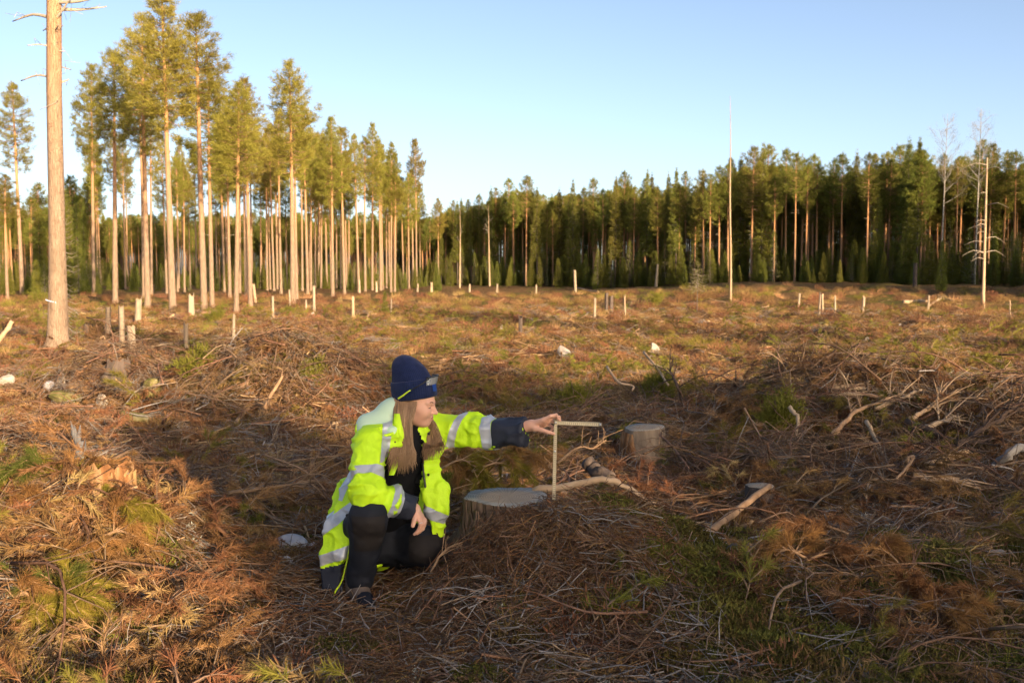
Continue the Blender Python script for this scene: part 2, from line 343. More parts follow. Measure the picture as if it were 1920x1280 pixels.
def make_bare(seed, h=18., d0=.22, mat='birch', start=.45, spread=.33, n1=26, twig=7):
    rng = np.random.default_rng(seed); line = trunk_line(rng, h, .012)
    at = lambda z: np.array([np.interp(z, line[:, 2], line[:, 0]), np.interp(z, line[:, 2], line[:, 1]), z])
    tb = MB(); tb.tube(np.vstack([line[0] - [0, 0, .3], line]), np.concatenate([[d0 * .6], d0 / 2 * (1 - line[:, 2] / h) + .008]), 9, rough=.04, rng=rng)
    lb = MB()
    for i in range(n1):
        t = rng.uniform(0, 1) ** .8; z = h * (start + (1 - start) * t * .95); p = at(z); a = rng.uniform(0, 6.28)
        l = h * spread * (1 - t * .65) * rng.uniform(.4, 1); up = rng.uniform(.7, 1.8); dr = unit(np.array([math.cos(a), math.sin(a), up]))
        e = p + dr * l; mid = p + dr * l * .5 + np.array([math.cos(a), math.sin(a), -.2]) * .1 * l
        lb.tube(spline([p, mid, e], 5), np.linspace(.008 + .006 * l, .004, 5), 4, cap=False)
        for k in range(twig):
            s = rng.uniform(.3, 1); q = p + (e - p) * s; d2 = unit(dr + rng.normal(0, .5, 3)); l2 = l * rng.uniform(.2, .5)
            lb.tube([q, q + d2 * l2 * .5, q + d2 * l2 + [0, 0, -.06 * l2]], [.006, .005, .003], 3, cap=False)
            for m in range(3):
                d3 = unit(d2 + rng.normal(0, .6, 3)); g = q + d2 * l2 * rng.uniform(.4, 1); lb.tube([g, g + d3 * l2 * .3, g + d3 * l2 * .6], [.005, .004, .003], 3, cap=False)
    return dict(h=h, d0=d0, parts=[('trunk', tb.mesh('bare_trunk', MAT[mat])), ('branches', lb.mesh('bare_branches', MAT['dead_limb'] if mat != 'birch' else MAT[mat]))])
def plant(v, name, loc, h, label, cat, group=None, rz=0, wide=1., tilt=(0, 0), mats=None):
    s = h / v['h']; o = empty(name, loc, rz, (s * wide, s * wide, s)); o.rotation_euler = (tilt[0], tilt[1], rz)
    for n, me in v['parts']:
        if n: obj(n, me, o)
    return tag(o, label, cat, group)
def joined(v, name):
    """trunk, branches and crown of one prototype as a single mesh, for masses of trees"""
    bm = bmesh.new(); mats = []
    for n, me in v['parts']:
        off = len(mats); mats += list(me.materials); k = len(bm.faces); bm.from_mesh(me); bm.faces.ensure_lookup_table()
        for f in bm.faces[k:]: f.material_index += off
    me = bpy.data.meshes.new(name); bm.to_mesh(me); bm.free()
    for m in mats: me.materials.append(m)
    return me
PINES = [make_pine(11 + i, 20, .38, c, w, d) for i, (c, w, d) in enumerate([(.44, 2.0, 1.1), (.38, 1.85, 1.05), (.47, 2.1, 1.1), (.42, 1.7, .95), (.36, 1.95, 1.1), (.49, 1.8, .95)])]
FPINES = [make_pine(51 + i, 18, .36, c, w, d, 'forest_green', 14, .012, 'far_bark', st) for i, (c, w, d, st) in enumerate([(.48, 2.0, 1., 26), (.38, 1.7, .9, 14), (.55, 1.8, .85, 30), (.34, 2.1, 1., 10), (.43, 1.5, .8, 34), (.5, 2.3, .95, 20)])]
FSPR = [make_spruce(71 + i, 17, .28, w, st, 'forest_green', .9, L=.36) for i, (w, st) in enumerate([(1.7, .2), (1.5, .3), (1.9, .12)])]
SMALL = [make_spruce(81 + i, 4.5, .08, w, .08, 'spruce_green', 2.2, 10, .2, sp) for i, (w, sp) in enumerate([(.75, .0), (.6, .25), (.9, .1)])]
SCRAG = [make_spruce(91 + i, 6., .09, .9, .1, 'spruce_green', .55, 5, .25, .35) for i in range(2)]

ORD = 'first second third fourth fifth sixth seventh eighth ninth tenth eleventh twelfth thirteenth fourteenth fifteenth sixteenth seventeenth eighteenth nineteenth twentieth'.split()
ORD += ['twenty-' + o for o in ORD[:9]] + ['thirtieth'] + ['thirty-' + o for o in ORD[:9]] + ['fortieth'] + ['forty-' + o for o in ORD[:9]] + ['fiftieth'] + ['fifty-' + o for o in ORD[:9]] + ['sixtieth'] + ['sixty-' + o for o in ORD[:9]] + ['seventieth'] + ['seventy-' + o for o in ORD[:9]] + ['eightieth'] + ['eighty-' + o for o in ORD[:9]] + ['ninetieth']
rt = random.Random(5)
def base_at(u, v): return G(u, v)
# tall pine with dead limbs close to the left border
def near_pine():
    rng = np.random.default_rng(3); b = base_at(108, 646); D = b.y; k = D / FPX
    root = empty('pine_tree', b); tb = MB(); h = 21.
    z = np.array([-.4, -.1, .15, .5, 1.2, 2.5, 4, 6, 8, 10, 13, 17, h]); x = .021 * z + .02 * np.sin(z * .8)
    r = np.array([.36, .31, .255, .225, .205, .19, .178, .168, .16, .15, .125, .08, .03])
    tb.tube(np.stack([x, 0 * z, z], 1), r, 20, rough=.06, rng=rng)
    obj('trunk', tb.mesh('near_trunk', MAT['pine_bark']), root)
    for (v, du, dv, th) in [(47, -95, -4, .03), (52, 55, -45, .02), (30, 85, -12, .03), (18, 100, -5, .03), (66, -30, -2, .015), (92, -25, -3, .013), (100, -35, 2, .013), (155, -75, 0, .02), (165, 22, -10, .03), (205, 15, -8, .015), (70, 25, -3, .012), (104, 20, 3, .012), (130, 14, 2, .01)]:
        zz = (646 - v) * k; xx = .021 * zz; p = np.array([xx, 0, zz]); e = p + np.array([du * k, rng.uniform(-.5, .5), -dv * k])
        br = MB(); pts = spline([p, p + (e - p) * .5 + np.array([0, 0, .13 * abs(du) * k * (.8 if du < 0 else -.3)]), e], 7)
        br.tube(pts, np.linspace(th * 1.7, .012, 7), 6, rough=.1, rng=rng)
        for q in range(2): 
            s = pts[rng.integers(2, 5)]; br.tube([s, s + rng.normal(0, .12, 3), s + rng.normal(0, .2, 3)], [.008, .006, .003], 4)
        obj('dead_branch', br.mesh('dead_branch', MAT['dead_limb']), root)
    cr = make_pine(200, 21, .3, .33, 2.2, 1.); 
    for n, me in cr['parts'][1:]: obj(n, me, root, (.021 * 15, 0, 0))
    # paint mark: thin band of blue-white paint dots at breast height
    pm = MB(); a = np.linspace(-2.4, -.5, 9)
    for q in a: pm.tube([[.213 * math.cos(q) - .02, .213 * math.sin(q), 1.02 - .05 * (q + 1.5)], [.215 * math.cos(q + .12) - .02, .215 * math.sin(q + .12), 1.02 - .05 * (q + 1.6)]], .016, 5)
    obj('paint_mark', pm.mesh('paint_mark', M('paint_mark', [(.45, .5, .75), (.7, .7, .8)], 30)), root)
    tag(root, 'thick pine with bare dead limbs rising out of the picture, blue paint marks low down', 'pine tree')
near_pine()
# the sunlit stand: base column, base row, top row, trunk/crown variant, crown width
STAND = [(42, 548, 165, 3, 1.25), (14, 560, 330, 1, 1.), (176, 549, 128, 0, 1.), (189, 541, 330, 3, .8), (216, 566, 108, 4, 1.15), (239, 535, 300, 1, .8), (270, 557, 120, 1, .9), (277, 576, 42, 2, 1.1), (284, 552, 190, 3, .8), (313, 551, 260, 5, .8),
         (324, 586, -8, 0, 1.15), (333, 546, 300, 1, .8), (346, 544, 310, 3, .8), (357, 540, 330, 2, .7), (383, 584, 42, 4, 1.15), (398, 578, 140, 2, 1.), (421, 547, 250, 0, .8), (431, 561, 190, 5, .9), (443, 584, 162, 0, .95), (450, 548, 260, 3, .8), (462, 558, 200, 1, .9), (470, 576, 158, 5, 1.), (489, 541, 300, 0, .7),
         (501, 544, 250, 3, .8), (507, 543, 290, 1, .7), (514, 546, 240, 4, .8), (527, 549, 215, 1, .85), (538, 540, 320, 5, .7), (549, 568, 126, 2, 1.15), (556, 560, 200, 3, .9), (567, 545, 235, 1, .8), (577, 551, 205, 0, .9), (583, 545, 260, 5, .8), (591, 542, 270, 1, .7), (602, 541, 265, 3, .8), (613, 542, 260, 0, .8), (624, 556, 228, 5, .95), (631, 540, 300, 2, .7), (639, 541, 295, 1, .7), (646, 552, 246, 4, .95), (655, 538, 300, 0, .7),
         (673, 547, 258, 3, .9), (685, 546, 262, 1, .9), (698, 545, 238, 5, .85), (714, 544, 270, 2, 1.), (725, 540, 320, 0, .8), (733, 546, 272, 3, .8), (740, 545, 330, 4, .9), (757, 537, 335, 1, .8), (767, 540, 330, 2, .8), (775, 537, 322, 5, .9), (788, 533, 350, 0, .7), (822, 534, 375, 2, .8)]
def stand():
    rr = random.Random(9)
    for q in range(26):
        u = rr.uniform(150, 790); v = rr.uniform(534, 543)
        STAND.append((u, v, rr.uniform(215, 300) + max(0, u - 420) * .14, rr.randrange(6), rr.uniform(.65, .9)))
    for i, (u, v, vt, k, w) in enumerate(sorted(STAND)):
        b = base_at(u, v); top = CAMZ + (HOR - vt) / FPX * b.y * 1.003; h = top - b.z
        big = v > 560
        lab = f'{ORD[i]} pine from the left in the sunlit stand, ' + ('tall with a thick pale trunk' if big else 'slim trunk standing farther back' if v < 550 else 'straight pale trunk')
        if i == 0: lab = 'short pine whose crown touches the left border'
        plant(PINES[k], 'pine_tree', b, h, lab, 'pine tree', 'pines of the sunlit stand', rt.uniform(0, 6.28), w * 20 / h * .5 + w * .5, (rt.gauss(0, .008), rt.gauss(0, .008)))
stand()
# the far forest edge: front trees one by one
SKYLINE = [(800, 395), (850, 375), (890, 372), (930, 352), (975, 336), (1010, 350), (1060, 350), (1130, 342), (1160, 326), (1190, 322), (1240, 322), (1330, 322), (1365, 308), (1415, 282), (1450, 287), (1510, 296), (1545, 310), (1590, 287), (1640, 290), (1680, 284), (1712, 264), (1760, 290), (1800, 282), (1830, 272), (1860, 284), (1900, 296), (2060, 285)]
def edge_depth(u): return float(np.interp(u, [780, 900, 1200, 1500, 1900, 2100], [200, 185, 150, 130, 112, 106]))
def sky_row(u): return float(np.interp(u, [a for a, _ in SKYLINE], [b for _, b in SKYLINE]))
LANDM = [(860, 'beside the pale birch'), (980, 'behind the forked snag'), (1090, 'left of the brightest small spruce'), (1230, 'right of the brightest small spruce'), (1350, 'left of the tall bare pole'), (1480, 'right of the tall bare pole'), (1640, 'behind the thin posts on the right'), (1780, 'near the bare birches'), (1960, 'towards the right border')]
def far_edge():
    u = 806.; seen = {}
    while u < 1955:
        D = edge_depth(u) + rt.uniform(-4, 9); x = (u - 960) / FPX * D; y = D; z = Hf(x, y)
        vt = sky_row(u) + rt.choice([-6, 0, 3, 8, 16, 30, 48]); h = CAMZ + (HOR - vt) / FPX * D - z
        pine = rt.random() < .72; var = rt.choice(FPINES) if pine else rt.choice(FSPR)
        where = next(t for a, t in LANDM if u < a); seen[(where, pine)] = seen.get((where, pine), 0) + 1
        plant(var, 'pine_tree' if pine else 'spruce_tree', (x, y, z), h, f'{ORD[seen[(where, pine)] - 1]} {"slender pine" if pine else "dark spruce"} along the far edge, {where}', 'pine tree' if pine else 'spruce tree', 'front trees of the far forest edge ' + where, rt.uniform(0, 6.28), rt.uniform(.85, 1.15))
        u += rt.choice([5, 8, 12, 17, 22])
far_edge()
# scattering by geometry nodes: points carry rotation, scale and prototype index
PROTO_N = [0]
def scatter(name, protos, pts, rot, scl, idx, label, cat):
    PROTO_N[0] += 1
    c = bpy.data.collections.new(name + '_kinds')
    for i, me in enumerate(protos): c.objects.link(bpy.data.objects.new(f'{name}_kind_{i:02d}', me))
    me = bpy.data.meshes.new(name); me.vertices.add(len(pts)); me.vertices.foreach_set('co', np.asarray(pts, np.float32).ravel())
    a = me.attributes.new('rot', 'FLOAT_VECTOR', 'POINT'); a.data.foreach_set('vector', np.asarray(rot, np.float32).ravel())
    a = me.attributes.new('scl', 'FLOAT', 'POINT'); a.data.foreach_set('value', np.asarray(scl, np.float32))
    a = me.attributes.new('idx', 'INT', 'POINT'); a.data.foreach_set('value', np.asarray(idx, np.int32))
    nt = bpy.data.node_groups.new(name + '_scatter', 'GeometryNodeTree')
    nt.interface.new_socket('Geometry', in_out='INPUT', socket_type='NodeSocketGeometry'); nt.interface.new_socket('Geometry', in_out='OUTPUT', socket_type='NodeSocketGeometry')
    N = nt.nodes; L = nt.links; gi = N.new('NodeGroupInput'); go = N.new('NodeGroupOutput'); ip = N.new('GeometryNodeInstanceOnPoints')
    ci = N.new('GeometryNodeCollectionInfo'); ci.inputs[0].default_value = c; ci.inputs[1].default_value = True; ci.inputs[2].default_value = True
    def na(n, t):
        q = N.new('GeometryNodeInputNamedAttribute'); q.data_type = t; q.inputs[0].default_value = n; return q.outputs[0]
    e2r = N.new('FunctionNodeEulerToRotation'); L.new(na('rot', 'FLOAT_VECTOR'), e2r.inputs[0])
    L.new(gi.outputs[0], ip.inputs['Points']); L.new(ci.outputs[0], ip.inputs['Instance']); ip.inputs['Pick Instance'].default_value = True
    L.new(na('idx', 'INT'), ip.inputs['Instance Index']); L.new(e2r.outputs[0], ip.inputs['Rotation']); L.new(na('scl', 'FLOAT'), ip.inputs['Scale'])
    L.new(ip.outputs[0], go.inputs[0])
    o = obj(name, me); md = o.modifiers.new('scatter', 'NODES'); md.node_group = nt
    return tag(o, label, cat, kind='stuff')
def forest_mass():
    rng = np.random.default_rng(8); pts = []; scl = []; idx = []
    protos = [joined(v, 'mass_tree') for v in FPINES[:4] + FSPR]; hs = [v['h'] for v in FPINES[:4] + FSPR]
    def put(u, D, vt):
        x = (u - 960) / FPX * D; z = Hf(x, D); k = int(rng.choice(7, p=[.22, .26, .12, .25, .05, .05, .05])); h = CAMZ + (HOR - vt) / FPX * D - z
        pts.append((x, D, z)); scl.append(h / hs[k]); idx.append(k)
    for i in range(1000):
        u = rng.uniform(790, 2120); put(u, edge_depth(u) + 4 + 80 * rng.uniform() ** 1.2, sky_row(u) + rng.uniform(22, 72) * np.interp(u, [800, 1300], [.6, 1.]))
    for i in range(900):        # the low wood seen between the trunks of the stand
        u = rng.uniform(-260, 860); put(u, rng.uniform(200, 275), rng.uniform(400, 445))
    for i in range(60):
        u = rng.uniform(-180, 175); put(u, rng.uniform(120, 170), rng.uniform(330, 420))
    n = len(pts); rot = np.zeros((n, 3)); rot[:, 2] = rng.uniform(0, 6.28, n)
    scatter('forest', protos, pts, rot, scl, idx, 'dark mass of pines and spruces deep in the surrounding forest', 'forest')
    # young trees and brush along the forest edge
    pts = []; scl = []; idx = []; protos = [joined(v, 'young_tree') for v in SMALL + SCRAG[:1]]
    for i in range(430):
        u = rng.uniform(790, 2100); D = edge_depth(u) + rng.uniform(-7, 12); x = (u - 960) / FPX * D; pts.append((x, D, Hf(x, D) - .05)); scl.append(rng.uniform(.35, 1.25)); idx.append(int(rng.integers(0, 4)))
    for i in range(420):
        u = rng.uniform(-100, 190) if i < 120 else rng.uniform(190, 830); D = rng.uniform(105, 150) if i < 120 else rng.uniform(130, 215); x = (u - 960) / FPX * D; pts.append((x, D, Hf(x, D) - .05)); scl.append(rng.uniform(.3, .9)); idx.append(int(rng.integers(0, 4)))
    n = len(pts); rot = np.zeros((n, 3)); rot[:, 2] = rng.uniform(0, 6.28, n)
    scatter('undergrowth', protos, pts, rot, scl, idx, 'low young spruces and brush along the foot of the far forest', 'undergrowth')
forest_mass()
# single trees out in the clearing
def singles():
    def sm(v, u, vb, vt, label, name='spruce_tree', cat='spruce tree', wide=1., grp=None):
        b = base_at(u, vb); h = (vb - vt) / FPX * b.y; return plant(v, name, b, h, label, cat, grp, rt.uniform(0, 6), wide)
    sm(SMALL[0], 1115, 533, 452, 'bright narrow young spruce before the dark forest, tallest of its row')
    sm(SMALL[1], 1046, 534, 440, 'thin young spruce with a ragged lit top left of the bright narrow one')
    sm(SMALL[2], 1079, 534, 490, 'small bushy spruce behind the tall pale post')
    sm(SMALL[2], 955, 536, 500, 'small round-topped young tree at the forest foot'); sm(SMALL[0], 932, 537, 490, 'little green spruce right of the pale snag pair')
    sm(SMALL[1], 845, 538, 480, 'yellowish young tree left of the forest foot'); sm(SMALL[0], 1176, 533, 470, 'young spruce in the shade beside the post with a broken top', wide=1.1)
    sm(SMALL[0], 1765, 548, 452, 'thin yellow-topped young tree below the bare birches', wide=.7)
    sm(SMALL[1], 722, 592, 548, 'tiny bushy spruce beside a thin post in front of the stand', wide=1.5)
    dead = make_spruce(97, 4., .07, 1.15, .45, 'spruce_green', .55, 5, .22, .2)
    sm(dead, 1307, 584, 492, 'small dying spruce with drooping umbrella of sparse branches', wide=.95)
    b = base_at(124, 640); sp = make_spruce(98, 9., .1, 1.6, .06, 'spruce_green', .18, 4, .3, .25)
    p2 = P(124, 600, b.y - .6); o = plant(sp, 'spruce_tree', (p2.x, p2.y, Hf(p2.x, p2.y)), 4.6, 'dead brown spruce with drooping bare twigs behind the thick pine', 'spruce tree', None, 1, .8)
    bir = make_bare(31, 12, .24, 'birch', .35, .22, 14, 5); b = base_at(801, 530)
    plant(bir, 'birch_tree', b, (530 - 372) / FPX * b.y, 'pale birch leaning slightly where the two woods meet', 'birch tree', None, 0, 1.1, (0, .03))
    tall = make_bare(33, 20, .2, 'birch', .45, .22, 34, 9)
    for (u, vt, l) in [(1762, 218, 'tall bare birch with white forked stem over the right wood'), (1826, 208, 'tall bare birch with a broad wispy crown near the right border')]:
        D = edge_depth(u) - 5; x = (u - 960) / FPX * D; z = Hf(x, D); plant(tall, 'birch_tree', (x, D, z), (HOR - vt) / FPX * D + CAMZ - z, l, 'birch tree', None, u, 1.1)
    for (u, vb, vt, l, du) in [(918, 536, 385, 'pale forked snag at the foot of the far forest', 1), (862, 538, 390, 'thin grey dead stem left of the forked snag', 0)]:
        b = base_at(u, vb); plant(make_bare(40 + u, 10, .22, 'pale_wood', .5, .12, 10, 3), 'dead_tree', b, (vb - vt) / FPX * b.y, l, 'dead tree')
    # the tall bare pole and the snag with broken branches
    rng = np.random.default_rng(77)
    b = base_at(1370, 564); k = b.y / FPX; mb = MB(); z = np.linspace(-.3, (564 - 188) * k, 14)
    mb.tube(np.stack([-.018 * z + .03 * np.sin(z * .6), 0 * z, z], 1), np.interp(z, [0, 2, 9, z[-1]], [.095, .075, .055, .01]), 9, rough=.05, rng=rng)
    r = empty('bare_pole_tree', b); obj('trunk', mb.mesh('pole_trunk', MAT['pale_wood']), r); sb = MB()
    for q in range(9):
        zz = rng.uniform(1, z[-1] * .9); a = rng.uniform(0, 6.28); p = np.array([-.018 * zz, 0, zz]); sb.tube([p, p + np.array([math.cos(a), math.sin(a), .3]) * .2], [.012, .005], 4)
    obj('branch_stubs', sb.mesh('pole_stubs', MAT['dead_limb']), r); tag(r, 'very tall thin limbless pole standing alone in the clearing', 'dead tree')
    b = base_at(1843, 573); k = b.y / FPX; r = empty('snag', b); mb = MB(); z = np.linspace(-.3, (573 - 300) * k, 12)
    mb.tube(np.stack([-.004 * z, 0 * z, z], 1), np.interp(z, [0, 1, z[-1]], [.15, .115, .05]), 10, rough=.07, rng=rng); obj('trunk', mb.mesh('snag_trunk', MAT['pale_wood']), r)
    for q in range(17):
        zz = rng.uniform(.3, .95) * z[-1]; a = rng.uniform(0, 6.28) if q > 8 else rng.normal(3.3, .6); l = rng.uniform(.6, 2.1); p = np.array([0, 0, zz]); d = np.array([math.cos(a), math.sin(a), .15])
        br = MB(); br.tube(spline([p, p + d * l * .5, p + d * l + [0, 0, -.3 * l]], 5), np.linspace(.03, .006, 5), 4); obj('dead_branch', br.mesh('snag_branch', MAT['dead_limb']), r)
    tag(r, 'pale dead snag with broken side branches near the right border', 'dead tree')
    # trees behind and to the right of the viewpoint; their shade falls into the clearing
    for i, (x, y, h, kind) in enumerate(SHADE):
        v = {'p': PINES[i % 6], 's': SMALL[i % 3], 'f': FSPR[i % 3], 'q': FPINES[i % 4], 'c': SCRAG[i % 2]}[kind]
        plant(v, 'pine_tree' if kind in 'pq' else 'spruce_tree', (x, y, Hf(x, y)), h, ('tall pine' if kind in 'pq' else 'young spruce' if kind in 'sc' else 'tall spruce') + ' outside the view whose long shade crosses the clearing', 'pine tree' if kind in 'pq' else 'spruce tree', 'shade trees outside the view', i * 1.7, 1.7 if kind in 'sc' else 1.)
SHADE = []
_sx, _sy = math.sin(SUN_AZ), -math.cos(SUN_AZ)
def shade_at(x, y, t, h, kind): SHADE.append((x + _sx * t, y + _sy * t, h, kind))
# ------------------------------------------------------------------ shade trees (positions follow the sun's direction)
_rs = random.Random(12)
for k in range(3):
    for i, s in enumerate(np.arange(-7.5 + .42 * k, 7.6, 1.25)):
        if -4. < s < -1.35: continue
        t = 20 + 7 * k + _rs.uniform(-2, 2); reach = .4 + _rs.uniform(-1.5, 1.2)
        shade_at(.3 + math.cos(SUN_AZ) * s, 4.9 + math.sin(SUN_AZ) * s, t, (t + reach) * math.tan(SUN_EL), 'scs'[k])
for (x, y, t, h, k) in [(10, 25, 75, 19, 'p'), (18, 38, 74, 19, 'f'), (26, 45, 80, 18, 'q'), (-3, 50, 85, 19, 'p'), (12, 58, 88, 18, 'f'), (-6, 22, 80, 18, 'q'), (15, 22, 78, 18, 'p'), (-14, 34, 86, 19, 'f')]:
    shade_at(x, y, t, h, k)
for i in range(60):
    u = (i % 30) / 29; x = 27 + 60 * u + _rs.uniform(-1.5, 1.5); y = 100 + 12 * (1 - u) + _rs.uniform(-4, 4)
    shade_at(x, y, 42 + 7 * (i // 30) + _rs.uniform(-3, 3), 20.5 + _rs.uniform(-2.5, 2), 'f')
for s in (-.8, -.3, .25):       # the clump that shades the kneeling person
    t = 20 + _rs.uniform(-1, 1); shade_at(.3 + math.cos(SUN_AZ) * s, 4.9 + math.sin(SUN_AZ) * s, t, (t + 6.6 + _rs.uniform(-.5, .5)) * math.tan(SUN_EL), 'c')
for s in (-1.05, -.5, .1):
    shade_at(.3 + math.cos(SUN_AZ) * s, 4.9 + math.sin(SUN_AZ) * s, 22, (22 + 6.3) * math.tan(SUN_EL), 's')
singles()
# ------------------------------------------------------------------ high stumps left as posts
def ring_mat(name, cols, centre):
    m = bpy.data.materials.new(name); m.use_nodes = True; nt = m.node_tree; N = nt.nodes; L = nt.links
    b = N['Principled BSDF']; b.inputs['Roughness'].default_value = .85; b.inputs['Specular IOR Level'].default_value = .15
    tc = N.new('ShaderNodeTexCoord'); w = N.new('ShaderNodeTexWave'); w.wave_type = 'RINGS'; w.rings_direction = 'Z'
    w.inputs['Scale'].default_value = 26; w.inputs['Distortion'].default_value = 2.2; w.inputs['Detail'].default_value = 3; w.inputs['Detail Scale'].default_value = 1.5
    L.new(tc.outputs['Object'], w.inputs[0])
    sx = N.new('ShaderNodeSeparateXYZ'); L.new(tc.outputs['Object'], sx.inputs[0])
    at = N.new('ShaderNodeMath'); at.operation = 'ARCTAN2'; L.new(sx.outputs[1], at.inputs[0]); L.new(sx.outputs[0], at.inputs[1])
    nz = N.new('ShaderNodeTexNoise'); nz.noise_dimensions = '1D'; nz.inputs['Scale'].default_value = 26; nz.inputs['Detail'].default_value = 2; L.new(at.outputs[0], nz.inputs['W'])
    n2 = N.new('ShaderNodeTexNoise'); n2.inputs['Scale'].default_value = 9; n2.inputs['Detail'].default_value = 5; L.new(tc.outputs['Object'], n2.inputs['Vector'])
    r = ramp(nt, cols); L.new(n2.outputs['Fac'], r.inputs[0])
    ln = N.new('ShaderNodeVectorMath'); ln.operation = 'LENGTH'; cx = N.new('ShaderNodeCombineXYZ'); L.new(sx.outputs[0], cx.inputs[0]); L.new(sx.outputs[1], cx.inputs[1]); L.new(cx.outputs[0], ln.inputs[0])
    ht = N.new('ShaderNodeMapRange'); ht.inputs[1].default_value = .13; ht.inputs[2].default_value = .16; ht.inputs[3].default_value = 1; ht.inputs[4].default_value = 0; L.new(ln.outputs['Value'], ht.inputs[0])
    hm = N.new('ShaderNodeMix'); hm.data_type = 'RGBA'; hm.inputs[7].default_value = (*centre, 1); L.new(ht.outputs[0], hm.inputs[0]); L.new(r.outputs[0], hm.inputs[6])
    ck = N.new('ShaderNodeMapRange'); ck.inputs[1].default_value = .30; ck.inputs[2].default_value = .45; ck.inputs[3].default_value = .45; ck.inputs[4].default_value = 1; L.new(nz.outputs['Fac'], ck.inputs[0])
    wr = N.new('ShaderNodeMapRange'); wr.inputs[3].default_value = .8; wr.inputs[4].default_value = 1.1; L.new(w.outputs['Fac'], wr.inputs[0])
    ml = N.new('ShaderNodeMath'); ml.operation = 'MULTIPLY'; L.new(ck.outputs[0], ml.inputs[0]); L.new(wr.outputs[0], ml.inputs[1])
    mm = N.new('ShaderNodeMix'); mm.data_type = 'RGBA'; mm.blend_type = 'MULTIPLY'; mm.inputs[0].default_value = 1; L.new(hm.outputs[2], mm.inputs[6]); L.new(ml.outputs[0], mm.inputs[7])
    L.new(mm.outputs[2], b.inputs['Base Color'])
    bp = N.new('ShaderNodeBump'); bp.inputs['Strength'].default_value = .7; bp.inputs['Distance'].default_value = .006; L.new(ml.outputs[0], bp.inputs['Height']); L.new(bp.outputs[0], b.inputs['Normal'])
    return m
MAT['cut_grey'] = ring_mat('weathered_cut', [(.27, .26, .235), (.42, .40, .36)], (.40, .31, .22))
MAT['cut_fresh'] = ring_mat('fresh_cut', [(.48, .37, .24), (.62, .50, .35)], (.5, .36, .22))
def stump(name, loc, r, h, label, cat='stump', top='cut_grey', bark='stump_bark', seed=0, flare=.25, lobes=.1, tilt=(0, 0), sides=44, below=.3, broken=0., group=None, rot=0):
    rng = np.random.default_rng(seed); root = empty(name, loc); root.rotation_euler = (tilt[0], tilt[1], rot)
    a = np.arange(sides) * 2 * np.pi / sides
    k = 1 + lobes * (.55 * np.sin(3 * a + rng.uniform(0, 6)) + .35 * np.sin(5 * a + rng.uniform(0, 6)) + .25 * np.sin(8 * a + rng.uniform(0, 6)) + rng.normal(0, .12, sides))
    kr = np.maximum(0, np.sin(4 * a + rng.uniform(0, 6))) ** 2
    zs = np.concatenate([[-below], np.linspace(0, h, 9)]); V = []
    for z in zs:
        f = np.clip(1 - z / max(h, .01), 0, 1.5); rr = r * k * (1 + flare * f ** 2.2 * (.45 + 1.1 * kr)) * (1 + rng.normal(0, .012, sides))
        zz = z + (np.abs(rng.normal(0, broken, sides)) * (z >= h) if broken else 0)
        V.append(np.stack([rr * np.cos(a), rr * np.sin(a), zz * np.ones(sides)], 1))
    n = len(zs); i = np.arange(n - 1)[:, None] * sides; j = np.arange(sides)[None]; q = (j + 1) % sides
    mb = MB(); mb.add(np.concatenate(V), np.stack([i + j, i + q, i + sides + q, i + sides + j], -1).reshape(-1, 4))
    obj('bark', mb.mesh('stump_bark', MAT[bark]), root)
    t = MB(); rim = V[-1] * [.965, .965, 1] + [0, 0, .002 if not broken else -.01]; mid = rim * [.5, .5, 1] - [0, 0, .004 + broken]; mid[:, 2] = mid[:, 2].mean()
    VV = np.concatenate([V[-1] * [.99, .99, 1] - [0, 0, .012], rim, mid, [[0, 0, mid[0, 2]]]])
    F = [np.stack([o * sides + j[0], o * sides + q[0], (o + 1) * sides + q[0], (o + 1) * sides + j[0]], -1) for o in (0, 1)]
    t.add(VV, np.concatenate(F)); c = len(VV) - 1
    t.f.append(np.stack([2 * sides + j[0], 2 * sides + q[0], np.full(sides, c)], -1)); t.m.append(np.zeros(sides, int))
    obj('cut_face', t.mesh('stump_cut', MAT[top]), root)
    tag(root, label, cat, group); return root
